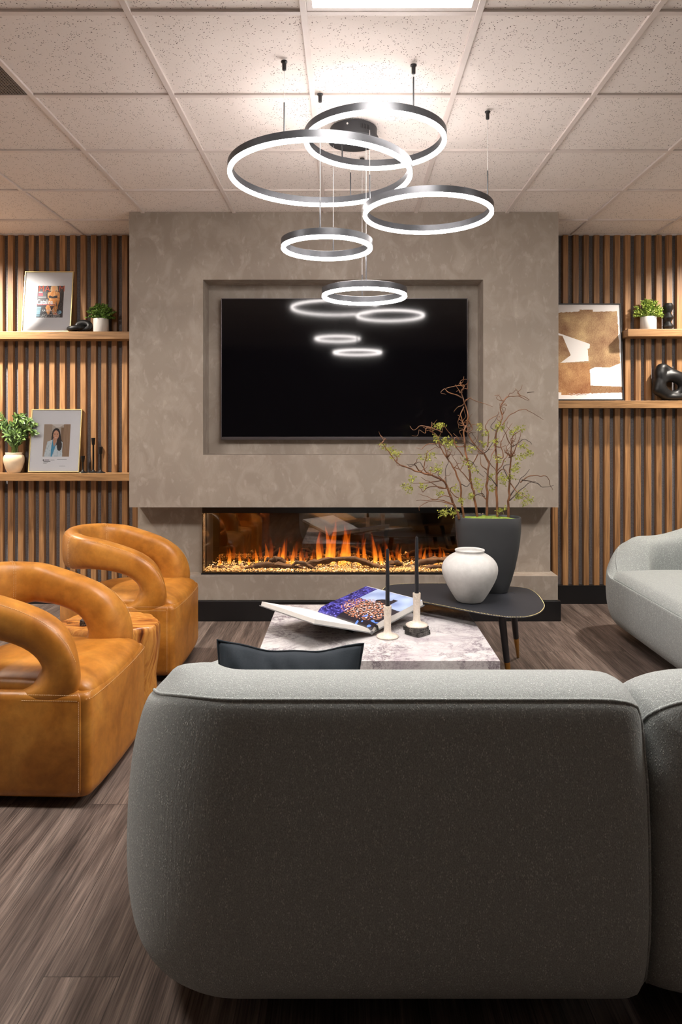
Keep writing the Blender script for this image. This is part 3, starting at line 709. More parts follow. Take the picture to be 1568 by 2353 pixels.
def armchair(label):
    r = empty('barrel_armchair', (0, 0, 0), 0, label, 'armchair', 'tan leather barrel armchairs')
    LY = ((.014, .036), (.004, .046), (0, .07), (0, .22), (0, .372), (.003, .384), (.010, .393), (.022, .398))
    b = MB(); b.loft([[(x, y, z) for x, y in outline(front=-.047, back=-.68, rfr=.006, inset=i, notch=False)] for i, z in LY])
    b.build('base', M['leather'], r, smooth=True, angle=50)
    b = MB(); b.loft([[(x, y, z) for x, y in outline(front=-.016, back=-.16, hy=.2968, rfr=.026, rbk=.010, inset=i, notch=False)] for i, z in ((.016, .036), (.008, .042), (.002, .055), (0, .075), (.001, .22), (0, .368), (.003, .384), (.008, .392), (.015, .396))])
    b.build('front_panel', M['leather'], r, smooth=True, angle=50)
    b = MB(); b.lathe([(.2, 0), (.21, .004), (.21, .03), (.19, .036)], (-.31, 0, 0), 32); b.build('swivel_base', M['black'], r, smooth=True)
    # seat cushion
    b = MB(); secs = []
    oo = outline(front=-.020, back=-.58, hy=.270, rfr=.035, rbk=.24, notch=False)
    cx = -.29
    for k, z in ((.93, .376), (.985, .386), (1.0, .398), (.992, .412), (.965, .424), (.90, .433), (.75, .441), (.5, .447), (.2, .450)):
        secs.append([(cx + (x - cx) * k + (.0 if k > .9 else .0), y * k, z - .030 * max(0, (cx + (x - cx) * k + .10)) / .10 * .75) for x, y in oo])
    b.loft(secs); b.build('seat_cushion', M['leather'], r, smooth='all')
    # wraparound arm and backrest loop
    path = []
    side = [(-.170, .355, .118, .060), (-.168, .378, .1175, .064), (-.163, .392, .114, .0650), (-.142, .405, .094, .0655), (-.126, .423, .080, .0655), (-.117, .45, .071, .065), (-.119, .485, .067, .0645), (-.138, .525, .065, .064), (-.175, .565, .064, .063), (-.228, .598, .064, .062), (-.29, .622, .066, .060), (-.36, .640, .071, .057), (-.43, .653, .079, .054)]
    for x, z, bb, aa in side: path.append((Vector((x, -.300 + aa, z)), Vector((0, -1, 0)), aa, bb))
    for i in range(1, 32):
        th = math.pi * i / 32; nn = Vector((-math.sin(th), -math.cos(th), 0)).normalized(); w = math.sin(th)
        path.append((Vector((-.43 - .205 * math.sin(th) ** .9, -.248 * math.cos(th), .657 + .004 * w)), nn, .052 - .004 * w, .078 + .024 * w))
    for x, z, bb, aa in reversed(side): path.append((Vector((x, .300 - aa, z)), Vector((0, 1, 0)), aa, bb))
    secs = []; ridge = []; inner = []
    for i, (p, nn, aa, bb) in enumerate(path):
        t = (path[min(i + 1, len(path) - 1)][0] - path[max(i - 1, 0)][0]).normalized(); nn = (nn - t * nn.dot(t)).normalized(); w = t.cross(nn)
        # make w point up/forward consistently
        if w.z < 0 or (abs(w.z) < .05 and w.x < 0): w = -w
        if p.z < .47: w = Vector((1, 0, 0)); nn = Vector((0, math.copysign(1, p.y), 0))
        sec = []
        for j in range(28):
            a = 2 * math.pi * j / 28; ca, sa = math.cos(a), math.sin(a); e = 2 / 2.9
            q = p + nn * aa * math.copysign(abs(ca) ** e, ca) + w * bb * math.copysign(abs(sa) ** e, sa)
            q.x -= .42 * max(0, .300 - abs(q.y)) * max(0, min(1, (.64 - q.z) / .14)) * (1 if i < 11 or i > len(path) - 12 else 0)
            sec.append(q)
        secs.append(sec); ridge.append(p + (sec[4] - p) * 1.004); inner.append((p, nn, aa, w, bb))
    b = MB(); b.loft(secs); b.build('arm_and_backrest', M['leather'], r, smooth='all', sub=1)
    def seam(p_):
        b = MB(); stitches(b, p_); b.build('stitching', M['stitch'], r)
    seam([(-.054, -.3006, .06), (-.054, -.3006, .37)]); seam([(-.054, .3006, .06), (-.054, .3006, .37)])
    for s in (-1, 1):
        seam([(-.060, s * .3018, .392), (-.26, s * .3014, .392)]); seam([(-.060, s * .3006, .372), (-.26, s * .3006, .372)])
    seam(ridge[6:-6])
    ff = dict(front=-.016, back=-.16, hy=.2968, rfr=.026, rbk=.010, notch=False)
    seam([(x + .0006, y, .3935) for x, y in outline(inset=.0105, **ff)][2:23]); seam([(x, y, .378) for x, y in outline(inset=-.001, **ff)][2:23])
    for idx in (18, -19):
        p, nn, aa, w, bb = inner[idx]
        for off in (-.004, .004):
            t = nn.cross(w).normalized()
            seam([p + nn * math.copysign(abs(math.cos(a)) ** .69, math.cos(a)) * (aa + .0008) + w * math.copysign(abs(math.sin(a)) ** .69, math.sin(a)) * (bb + .0008) + t * off for a in [2 * math.pi * k / 40 for k in range(41)]])
    # dark piping line between the cushion and the base
    return r
ch1 = armchair('tan leather barrel armchair nearest the camera, cut off by the left edge')
ch1.location = (-.856, 2.700, 0); ch1.rotation_euler = (0, 0, R(-2.0))
ch2 = dup(ch1, (-.872, 3.895, 0), R(0), 'tan leather barrel armchair nearer the fireplace, behind the wooden stump table')

# root wood side table
b = MB(); random.seed(21); secs = []; NN = 72
def stump_r(a, z):
    return .205 * (1 + .10 * math.cos(2 * a + .4) + .05 * math.cos(5 * a + 1.2) + .05 * noise.noise(Vector((math.cos(a) * 2.6, math.sin(a) * 2.6, z * 3)))
                   - .07 * max(0, noise.noise(Vector((math.cos(a) * 4, math.sin(a) * 4, z * 7 + 3)))) * 2)
for k, z in ((.86, 0), (.9, .01), (.93, .08), (.9, .16), (.95, .24), (1.0, .32), (1.0, .375), (.985, .392), (.95, .40)):
    secs.append([(stump_r(2 * math.pi * j / NN, z) * k * math.cos(2 * math.pi * j / NN) * 1.06, stump_r(2 * math.pi * j / NN, z) * k * math.sin(2 * math.pi * j / NN) * .98, z) for j in range(NN)])
b.loft(secs); st = b.build('stump_table', M['stump'], smooth=True, angle=45); st.location = (-1.118, 3.305, 0); tag(st, 'glossy rustic root wood stump table between the tan armchairs', 'side table')

# coasters
def coaster(p, rz, label, s=.090, t=.0085, group='black marble coasters stacked on the marble table'):
    b = MB(); h = s / 2; c = .006
    b.prism([(-h + c, -h), (h - c, -h), (h, -h + c), (h, h - c), (h - c, h), (-h + c, h), (-h, h - c), (-h, -h + c)], 0, t)
    o = b.build('marble_coaster', M['marbleb'], bevel=.0014, seg=2); o.location = p; o.rotation_euler = (0, 0, rz); return tag(o, label, 'coaster', group)
ZT = .350
cc = Vector((.319, 3.262, ZT))
for i, (dx, rz, lab) in enumerate([(.004, 43, 'black marble coaster at the bottom of the stack on the marble table'), (.003, 46, 'black marble coaster second from the bottom of the stack under the candle'),
                                   (-.003, 38, 'black marble coaster third from the bottom of the stack under the candle'), (-.004, 41, 'black marble coaster on top of the stack, directly under a candlestick')]):
    coaster(cc + Vector((dx, 0, .0096 * i + .0002)), R(rz), lab, t=.0094)
for i, lab in enumerate(('lower black marble coaster on the wooden stump table', 'upper black marble coaster on the wooden stump table')):
    coaster(Vector((-1.172, 3.262, .4005 + .0135 * i)), R(-12 + 4 * i), lab, .105, .0125, 'black marble coasters on the stump table')

# ------------------------------------------------------------------ marble coffee table
c1 = onz(586, 1518, ZT); c2 = onz(1150, 1518, ZT); yb = onz(637, 1389, ZT).y
r = empty('coffee_table', ((c1.x + c2.x) / 2, (c1.y + yb) / 2, 0), 0, 'square white marble block coffee table with violet veins', 'coffee table')
hx = (c2.x - c1.x) / 2; hy = (yb - c1.y) / 2
b = MB(); b.box(-hx, hx, -hy, hy, ZT - .075, ZT); b.build('top_slab', M['marble'], r, bevel=.002)
b = MB(); b.box(-hx + .06, hx - .06, -hy + .06, hy - .06, 0, ZT - .075); b.build('base', M['marble'], r, bevel=.002)

# candlesticks
def candlestick(p, h, label, clabel, ch):
    b = MB(); b.lathe([(.049, 0), (.0515, .003), (.051, .007), (.040, .013), (.024, .018), (.0175, .026), (.0158, .045), (.0162, h * .6), (.0185, h - .004), (.0180, h), (.0115, h), (.0110, h - .012)], (0, 0, 0), 40)
    o = b.build('candlestick', M['marblec'], smooth=True, angle=60); o.location = p; tag(o, label, 'candlestick', 'cream marble candlesticks')
    b = MB(); b.lathe([(.0100, 0), (.0100, .03), (.0072, ch - .012), (.0066, ch - .008), (.0073, ch - .006), (.005, ch)], (0, 0, 0), 20)
    c = b.build('taper_candle', M['candle'], smooth=True, angle=50); c.location = p + Vector((0, 0, h - .0119)); tag(c, clabel, 'candle', 'black taper candles')
    b = MB(); b.tube([(0, 0, ch - .001), (.0004, 0, ch + .006)], .0009, 6); b.build('wick', M['candle'], c)
candlestick(Vector((.181, 3.215, ZT + .0003)), .143, 'shorter-standing cream marble candlestick set directly on the marble table', 'black taper candle in the left candlestick on the table', .272)
candlestick(Vector((.319, 3.262, ZT + .039)), .152, 'cream marble candlestick raised on the stack of black coasters', 'black taper candle in the candlestick on the coaster stack, the taller', .272)

# ------------------------------------------------------------------ open book on stand
def book():
    P1 = Vector((.108, 3.225, .398)); t = Vector((-.652, .758, 0)).normalized(); u = Vector((.758, .652, 0)).normalized(); up = Vector((0, 0, 1))
    A = R(11.5); Bn = R(17); L = .405; W = .350
    ur = u * math.cos(A) + up * math.sin(A); ul = -u * math.cos(Bn) + up * math.sin(Bn)
    nr = ur.cross(t).normalized(); nr = nr if nr.z > 0 else -nr; nl = ul.cross(t).normalized(); nl = nl if nl.z > 0 else -nl
    P1 = P1 - Vector((0, 0, .030))
    # stand: two crossing plates
    st = empty('book_stand', (P1.x, P1.y, ZT), 0, 'black metal cross-shaped book stand holding the open book', 'book stand')
    for du, nn, e0, e1, l0, l1 in ((ur, nr, -.062, .37, .10, .44), (ul, nl, -.03, .20, .10, .30)):
        b = MB(); base = P1 - nn * .008
        q = [base + t * l0 + du * e0, base + t * l0 + du * e1, base + t * l1 + du * e1, base + t * l1 + du * e0]
        zmin = min(v.z for v in q)
        if zmin < ZT + .003:
            k = (ZT + .0035 - base.z) / du.z if du.z else 0
            q = [base + t * l0 + du * k, q[1], q[2], base + t * l1 + du * k]
        b.loft([[v - st.location for v in q], [v - nn * .003 - st.location for v in q]]); b.build('plate', M['black'], st)
    bk = empty('open_book', P1, 0, 'large open photo book with a stage crowd picture on the marble table', 'book'); O = P1
    for nm, du, nn, th in (('right_pages', ur, nr, .026), ('left_pages', ul, nl, .018)):
        secs = []
        for k in range(15):
            s = k / 14; hgt = th * (min(1, (s / .10)) ** .5 if s < .10 else 1) * (1 + .18 * math.sin(math.pi * min(1, s * 1.7)) ** 2 * (1 - s))
            p = du * (W * s); secs.append([p, p + nn * max(hgt, .002), p + t * L + nn * max(hgt, .002), p + t * L])
        b = MB(); b.loft(secs); b.build('pages', M['page'], bk)
        b = MB(); q = [-nn * .0005 - du * .004, -nn * .0005 + du * (W + .006)]; e = .005
        lo = [q[0] - t * e, q[1] - t * e, q[1] + t * (L + e), q[0] + t * (L + e)]
        b.loft([lo, [v - nn * .0035 for v in lo]]); b.build('cover', M['bookcover'], bk)
    b = MB(); b.tube([Vector((0, 0, .0)) - t * .004, Vector((0, 0, 0)) + t * (L + .004)], .009, 10); b.build('spine', M['bookcover'], bk, smooth=True)
    b = MB(); b.tube([ur * .035 - t * .007 + nr * .000, ur * .033 - t * .007 + nr * .018, ur * .02 - t * .002 + nr * .028], .006, 6); b.build('ribbon', M['black'], bk)
    def pic(a, v):      # a: spine->outer, v: near->far
        px = 1 - a; 
        nse = lambda s, o=0: noise.noise(Vector((a * s, v * s, o)))
        c = Vector((38, 32, 40))
        if v > .62 + .1 * nse(3): c = Vector((44, 38, 110)) + Vector((40, 50, 90)) * nse(14) ; c = c if nse(40, 5) > -.3 else Vector((110, 105, 210))
        if a > .58 + .1 * (v - .3) and v < .78: c = Vector((150, 168, 205)) + Vector((40, 40, 30)) * nse(5, 2)
        if a > .40 and .25 < v < .52 and a < .82 and nse(6, 4) > -.12: c = Vector((34, 28, 34)) + Vector((20, 16, 20)) * nse(30)
        dd = ((a - .38) / .26) ** 2 + ((v - .42 - (a - .3) * .25) / .36) ** 2
        if dd < 1.3 and nse(34, 9) > .02 + .25 * max(0, dd - .6):
            c = Vector((176, 118, 90)) + Vector((110, 100, 95)) * nse(30, 3)
        if dd < 1.0 and nse(40, 19) > .34: c = Vector((225, 220, 225))
        if a < .25 and v < .3 and nse(12, 33) > .25: c = Vector((90, 130, 220))
        return c
    hp = lambda s: .026 * (min(1, (s / .10)) ** .5 if s < .10 else 1) * (1 + .18 * math.sin(math.pi * min(1, s * 1.7)) ** 2 * (1 - s)) + .0009
    o = painted('photo_page', pic, ur * (W * .012) , ur * (W * .975), t * L, 150, 150, M['bookprint'], bk)
    k = 0
    for v in o.data.vertices:
        i = k % 151; s = .012 + .975 * i / 150; v.co += nr * max(hp(s), .002); k += 1
book()

# ------------------------------------------------------------------ dark oval side table
TZ = .430
top_px = [(880, 1360), (884, 1350), (905, 1343), (960, 1340.5), (1030, 1340.5), (1100, 1343), (1170, 1347), (1212, 1352), (1234, 1364), (1248, 1382), (1251, 1394), (1240, 1407), (1215, 1415.5), (1180, 1417.5), (1140, 1413.5), (1080, 1403.5), (1020, 1391.5), (970, 1382), (920, 1373), (890, 1367)]
T2 = [onz(px, py, TZ) for px, py in top_px]
cen = sum(T2, Vector()) / len(T2)
out = smooth_path([T2[-1]] + T2 + [T2[0], T2[1]], 6)[6:-6][:len(T2) * 6]
r = empty('oval_side_table', (cen.x, cen.y, 0), 0, 'dark slate pebble-shaped side table with beaded brass rim and tapered legs', 'side table')
loc = [(p.x - cen.x, p.y - cen.y) for p in out]
b = MB(); b.prism(loc, TZ - .006, TZ); b.build('tabletop', M['tabletop'], r)
b = MB(); b.tube([(x, y, TZ - .004) for x, y in loc], .0028, 6, loop=True)
b2 = MB(); acc = 0
for (x0, y0), (x1, y1) in zip(loc, loc[1:] + loc[:1]):
    L = math.hypot(x1 - x0, y1 - y0); s = acc
    while s < L:
        b2.ellipsoid((x0 + (x1 - x0) * s / L, y0 + (y1 - y0) * s / L, TZ - .001), (.0023, .0023, .0022), 6, 4); s += .0075
    acc = s - L
b.build('rim', M['legmetal'], r, smooth='all'); b2.build('beaded_trim', M['gold'], r, smooth='all')
for (ax, ay), (bx_, by_) in ((( .752, 3.46), (.812, 3.52)), ((.868, 3.72), (.968, 4.0)), ((.36, 3.86), (.30, 3.95))):
    a = Vector((ax - cen.x, ay - cen.y, TZ - .006)); e = Vector((bx_ - cen.x, by_ - cen.y, 0)); m = a.lerp(e, .66)
    b = MB(); b.tube([a, m], [.020, .0155], 20); lg = b.build('leg', M['legmetal'], r, smooth=True)
    b = MB(); b.tube([m, e + Vector((0, 0, .004)), e], [.0156, .0075, .006], 20); b.build('brass_tip', M['brass'], lg, smooth=True)
vl = onz(1081, 1388, TZ); 
b = MB(); b.lathe([(.050, 0), (.060, 0), (.066, .003), (.085, .030), (.115, .080), (.136, .125), (.143, .160), (.138, .190), (.118, .218), (.090, .236), (.074, .243), (.070, .249), (.074, .255), (.076, .260), (.072, .263), (.066, .260), (.064, .250), (.07, .236)], (0, 0, 0), 64)
o = b.build('round_vase', M['vase'], smooth='all', sub=1); o.location = (.617, 3.560, TZ + .0005); tag(o, 'round white textured stone vase on the dark side table', 'vase')

# ------------------------------------------------------------------ planter with curly willow
PX, PY = .752, 3.775
r = empty('willow_planter', (PX, PY, TZ + .0005), R(-7), 'tall charcoal planter of curly willow branches behind the white vase', 'potted plant')
def se(a, b_, n=48, e=.68): return [(a * math.copysign(abs(math.cos(2 * math.pi * j / n)) ** e, math.cos(2 * math.pi * j / n)), b_ * math.copysign(abs(math.sin(2 * math.pi * j / n)) ** e, math.sin(2 * math.pi * j / n))) for j in range(n)]
b = MB(); sec = []
for a, z in ((.100, 0), (.104, .004), (.122, .06), (.142, .13), (.158, .21), (.168, .28), (.173, .34), (.174, .398), (.171, .401), (.166, .398), (.163, .385)):
    sec.append([(x, y, z) for x, y in se(a, a * .46 + .01)])
b.loft(sec); b.build('planter', M['planter'], r, smooth=True, angle=60)
b = MB(); sec = []
for k, z in ((1.0, .378), (.9, .388), (.6, .396), (.2, .400)): sec.append([(x * k, y * k, z + .012 * noise.noise(Vector((x * 40, y * 40, k)))) for x, y in se(.163, .082)])
b.loft(sec, cap=True); b.build('moss', M['moss'], r, smooth='all')
rinv = Matrix.Rotation(R(7), 3, 'Z'); RO = Vector(r.location)
def zp(x, y, d): return at(860 + x / 3.564, 870 + y / 3.564, d)
groups = [
 dict(m=[(700, 1150), (660, 1040), (600, 900), (560, 830), (470, 790), (370, 765), (260, 725), (180, 680), (130, 610), (60, 530), (40, 560)], r0=.0065, dd=-.10,
      t=[[(600, 900), (530, 890), (440, 840), (380, 810)], [(650, 1030), (540, 990), (440, 1000), (350, 1000)], [(640, 970), (560, 960), (500, 990), (430, 960), (360, 945)], [(560, 830), (440, 860), (320, 860)], [(370, 765), (340, 710), (275, 703)], [(370, 755), (340, 705), (355, 655)], [(470, 790), (410, 735), (430, 620), (480, 570), (525, 565)], [(590, 900), (460, 880), (400, 930), (360, 870)], [(640, 1030), (500, 1000), (380, 1040), (372, 1080)], [(430, 770), (370, 690), (300, 720), (260, 700)]]),
 dict(m=[(735, 1150), (718, 1000), (705, 860), (650, 730), (600, 650), (540, 560), (520, 470), (480, 430), (474, 358)], r0=.0055, dd=.04,
      t=[[(640, 720), (700, 735), (730, 700), (735, 670)], [(600, 640), (560, 540), (430, 545), (400, 580), (350, 575)], [(560, 440), (480, 405), (380, 395), (320, 420), (295, 385)], [(500, 410), (430, 400), (420, 440), (370, 425), (350, 470), (310, 470)], [(720, 990), (650, 950), (620, 905), (680, 880)], [(705, 860), (760, 880), (800, 850)], [(730, 640), (670, 545), (610, 440), (560, 375)], [(590, 900), (590, 740), (620, 640)]]),
 dict(m=[(850, 1160), (825, 980), (800, 870), (775, 720), (745, 560), (735, 430), (760, 370), (768, 300), (740, 200), (715, 110), (732, 75), (715, 55), (650, 65), (590, 82)], r0=.006, dd=-.02,
      t=[[(725, 160), (660, 125), (600, 110), (575, 88), (548, 110), (588, 134)], [(740, 190), (770, 165), (830, 175), (900, 210), (975, 230)], [(745, 200), (700, 230), (655, 260), (655, 275)], [(735, 230), (710, 300), (730, 380), (690, 365), (700, 310), (683, 300)], [(740, 420), (700, 430), (735, 520), (800, 560)], [(765, 330), (800, 400), (770, 440), (790, 380), (850, 370), (890, 390)], [(745, 560), (665, 545), (660, 480), (700, 500), (650, 440)], [(735, 400), (790, 350), (740, 350)], [(800, 860), (700, 740), (640, 640)], [(820, 960), (880, 940), (900, 970), (850, 950)]]),
 dict(m=[(925, 1165), (925, 1000), (925, 830), (938, 700), (900, 610), (840, 560), (790, 480), (760, 440), (770, 400), (720, 370), (690, 365)], r0=.0065, dd=.05,
      t=[[(890, 600), (950, 690), (1005, 770)], [(740, 660), (800, 680), (850, 750), (900, 800)], [(850, 620), (820, 690), (790, 740), (775, 800)], [(930, 560), (935, 460), (910, 400), (940, 340), (1010, 300), (1020, 265)], [(900, 610), (950, 560), (1000, 460)], [(930, 750), (880, 700), (870, 620)], [(840, 560), (770, 500), (800, 440), (860, 540)], [(920, 990), (880, 950), (900, 880)]]),
 dict(m=[(1010, 1165), (1008, 900), (1005, 700), (1000, 560), (1000, 430), (1040, 350), (1052, 290), (1035, 240), (1060, 180), (1100, 145), (1200, 140), (1272, 172)], r0=.006, dd=.0,
      t=[[(1050, 380), (1100, 310), (1170, 265), (1240, 252), (1310, 290), (1390, 340)], [(1045, 210), (1085, 150), (1150, 145), (1210, 160), (1260, 180)], [(1005, 760), (1060, 690), (1090, 620), (1080, 560), (1110, 520)], [(1000, 560), (960, 640), (945, 700)], [(1008, 880), (960, 820), (900, 760)], [(1000, 430), (960, 390), (990, 330), (1025, 270)], [(1255, 115), (1308, 107)], [(1008, 640), (1060, 640), (1040, 540), (1080, 440), (1130, 365)], [(1010, 780), (1060, 740), (1110, 800)]]),
 dict(m=[(1098, 1165), (1105, 980), (1110, 830), (1122, 640), (1118, 540), (1150, 460), (1210, 420)], r0=.0065, dd=.03,
      t=[[(1120, 640), (1170, 560), (1195, 440)], [(1108, 970), (1190, 850), (1275, 740)], [(1110, 1000), (1200, 910), (1280, 850), (1325, 842)], [(1200, 850), (1280, 800), (1400, 805), (1440, 850), (1460, 915)], [(1210, 830), (1330, 850), (1380, 885), (1475, 875)], [(1110, 530), (1070, 440), (1060, 400)], [(1110, 830), (1060, 720), (1120, 700)], [(1105, 840), (1150, 900), (1190, 935), (1260, 980)], [(1130, 560), (1230, 500), (1290, 540)]]),
]
LC = [(130, 580, 0), (160, 630, 0), (190, 600, 0), (75, 545, 0), (320, 820, 0), (265, 880, 0), (290, 905, 0), (400, 880, 0), (500, 740, 0), (540, 730, 0), (470, 625, 1), (510, 390, 1), (545, 380, 1), (580, 500, 1), (640, 520, 1), (520, 490, 1), (620, 545, 1), (660, 905, 1), (540, 940, 1), (590, 1085, 0), (560, 1105, 0), (650, 1090, 0),
      (790, 570, 2), (760, 680, 2), (820, 740, 2), (840, 840, 2), (850, 890, 2), (780, 960, 2), (720, 990, 2), (900, 450, 3), (900, 530, 3), (960, 800, 3), (960, 900, 3), (870, 400, 3), (1010, 380, 4), (1050, 400, 4), (1020, 660, 4), (1050, 800, 4), (1070, 840, 4), (985, 520, 4), (1040, 1080, 4), (1200, 400, 5), (1140, 430, 5), (1225, 540, 5), (1235, 620, 5), (1270, 600, 5), (1180, 650, 5), (1175, 720, 5), (1150, 750, 5), (1220, 950, 5), (1240, 1010, 5), (1170, 960, 5), (1130, 800, 5), (1270, 980, 5), (410, 640, 1)]
random.seed(5)
for gi, g in enumerate(groups):
    b = MB(); dks = []
    def line(pts, r0, r1, d0, d1, mb, wob):
        n = len(pts); P = smooth_path([zp(x, y, 3.775 + d0 + (d1 - d0) * i / (n - 1)) for i, (x, y) in enumerate(pts)], 7)
        Q = []
        for i, p in enumerate(P):
            k = min(1, i / 8)
            Q.append(p + Vector((noise.noise(p * 28), noise.noise(p * 28 + Vector((5, 0, 0))) * 1.5, noise.noise(p * 28 + Vector((0, 7, 0))))) * wob * k)
        m = len(Q); mb.tube([rinv @ (q - RO) for q in Q], [1.25 * (r0 + (r1 - r0) * (i / (m - 1)) ** .8) for i in range(m)], 6); return Q
    line(g['m'], g['r0'], .0012, g['dd'] * .4, g['dd'] * 1.6, b, .007)
    for tw in g['t']:
        isd = len(tw) <= 4 and rnd() < .45
        if isd: dks.append(MB())
        line(tw, U(.0022, .0034), .0008, g['dd'] * .8, g['dd'] + U(-.08, .08), dks[-1] if isd else b, .009)
    for q in range(13):      # extra fine curls starting on the main stem
        k = random.randrange(3, len(g['m']) - 1); x, y = g['m'][k]; s = random.choice((-1, 1)); pts = [(x, y)]
        for w in range(4): x += s * U(6, 26); y -= U(-8, 34); pts.append((x, y)); s = s if rnd() < .75 else -s
        line(pts, .0018, .0007, g['dd'], g['dd'] + U(-.06, .06), b, .006)
    br = b.build('branch', M['bark'], r, smooth='all')
    for dk in dks: dk.build('dark_twig', M['darkbark'], br, smooth='all')
    lf = MB()
    for x, y, k in LC:
        if k != gi: continue
        for c in range(15):
            p = zp(x + U(-24, 24), y + U(-24, 24), 3.775 + g['dd'] + U(-.05, .05)); p = rinv @ (p - RO)
            d0 = Vector((U(-1, 1), U(-1, 1), U(-.8, .6))).normalized(); e = p + d0 * .022
            lf.tube([p, e], .0006, 4)
            for q in range(3): lf.leaf(p.lerp(e, U(.2, 1)), Vector((U(-1, 1), U(-1, 1), U(-1, .6))), U(.007, .013), U(.0022, .0038))
    lf.build('leaves', M['willowleaf'], br)

# ------------------------------------------------------------------ shelf things
def pot_plant(name, p, R0, H0, spread, hgt, nl, leaf, label, lw=.004, ll=.011):
    r = empty(name, p, 0, label, 'potted plant', 'potted plants in white cylinder pots')
    b = MB(); b.lathe([(R0 * .96, 0), (R0, .003), (R0 * 1.0, H0 - .002), (R0 * .98, H0), (R0 * .92, H0), (R0 * .91, H0 - .015), (R0 * .2, H0 - .014)], (0, 0, 0), 40); b.build('pot', M['whitepot'], r, smooth=True, angle=50)
    sm = MB(); lf = MB()
    for i in range(nl):
        a = U(0, 2 * math.pi); el = U(.05, 1.45); s = U(.75, 1.0)
        e = Vector((math.cos(a) * math.cos(el) * spread, math.sin(a) * math.cos(el) * spread * .62, H0 * .9 + hgt * math.sin(el))) * 1.0
        e.x *= s; e.y *= s; e.z = H0 * .9 + (e.z - H0 * .9) * s
        q0 = Vector((e.x * .15, e.y * .15, H0 - .014)); mid = q0.lerp(e, .5) + Vector((0, 0, .012))
        P = smooth_path([q0, mid, e], 5); sm.tube(P, .0007, 4)
        for k in range(3, len(P)):
            for w in range(4):
                lf.leaf(P[k] + Vector((U(-.002, .002),) * 3), Vector((U(-1, 1), U(-1, 1), U(-.3, 1))), U(ll * .6, ll), U(lw * .7, lw))
    for q in (sm, lf): q.v = [(x, min(y, .060), z) for x, y, z in q.v]
    sm.build('stems', M['leafB'], r); lf.build('foliage', leaf, r); return r
random.seed(31)
pot_plant('potted_plant', at(232.5, 761, 5.165) * 1.0, .0545, .100, .118, .125, 120, M['leafA'], 'bushy green plant in white cylinder pot on the upper left shelf', .0052, .013).location.z = SH1 + .0003
pot_plant('potted_plant', at(1490.5, 755, 5.165), .0560, .096, .125, .145, 105, M['leafC'], 'lime green leafy plant in white cylinder pot on the short right shelf', .0056, .014).location.z = SH3 + .0003
# cream vase with olive stems
p = at(32, 1087, 5.165); r = empty('potted_plant', (p.x, p.y, SH2 + .0003), 0, 'dark leafy plant in round cream clay vase on the lower left shelf', 'potted plant')
b = MB(); b.lathe([(.040, 0), (.044, .003), (.058, .035), (.071, .080), (.0735, .105), (.068, .125), (.056, .136), (.055, .140), (.059, .146), (.057, .149), (.050, .146), (.046, .135)], (0, 0, 0), 48); b.build('clay_vase', M['cream'], r, smooth='all')
sm = MB(); lf = MB(); random.seed(17)
for i in range(26):
    a = U(0, 2 * math.pi); sp = U(.03, .125); hh = U(.12, .28)
    P = smooth_path([(U(-.02, .02), U(-.02, .02), .12), (math.cos(a) * sp * .4, math.sin(a) * sp * .25, .14 + hh * .6), (math.cos(a) * sp, math.sin(a) * sp * .5, .14 + hh), (math.cos(a) * sp * 1.35, math.sin(a) * sp * .6, .13 + hh)], 6)
    sm.tube(P, .0013, 5)
    for k in range(4, len(P)):
        for s in (-1, 1):
            d = (P[k] - P[k - 1]).normalized() + Vector((s * U(.5, 1.2), U(-.6, .6), U(-.3, .4))); lf.leaf(P[k], d, U(.030, .048), U(.006, .009), nrm=Vector((U(-.3, .3), -1, U(.2, 1))))
for q in (sm, lf): q.v = [(x, min(y, .060), z) for x, y, z in q.v]
sm.build('stems', M['leafB'], r); lf.build('foliage', M['leafB'], r)

# framed pictures
def framed(x0, x1, z0, z1, yb_, yt, fmat, fw, glazed, label, cat='framed picture', fd=.014):
    """leans from (yb_,z0) to (yt,z1); local: x right, v up the slope, w toward viewer"""
    r = empty('framed_picture', (x0, yb_, z0), 0, label, cat)
    v = Vector((0, yt - yb_, z1 - z0)); H = v.length; tilt = math.atan2(yt - yb_, z1 - z0); r.rotation_euler = (-tilt, 0, 0)
    W = x1 - x0; b = MB()
    b.box(0, W, -fd, 0, 0, fw); b.box(0, W, -fd, 0, H - fw, H); b.box(0, fw, -fd, 0, fw, H - fw); b.box(W - fw, W, -fd, 0, fw, H - fw)
    b.build('frame', fmat, r, bevel=.0006, seg=1)
    b = MB(); b.box(fw, W - fw, -.006, -.001, fw, H - fw); b.build('mat_board', M['mat'], r)
    if not glazed: return r, W, H
    b = MB(); b.box(fw, W - fw, -.0115, -.0105, fw, H - fw); b.build('glass_pane', M['frameglass'], r)
    return r, W, H
xl = (47.5 - 800) / F * 5.145; xr = (161 - 800) / F * 5.145
r, W, H = framed(xl, xr, SH1 + .0045, SH1 + .4600, 5.165, 5.228, M['gold'], .0065, True, 'gold framed magazine cover with orange masthead on the upper left shelf')
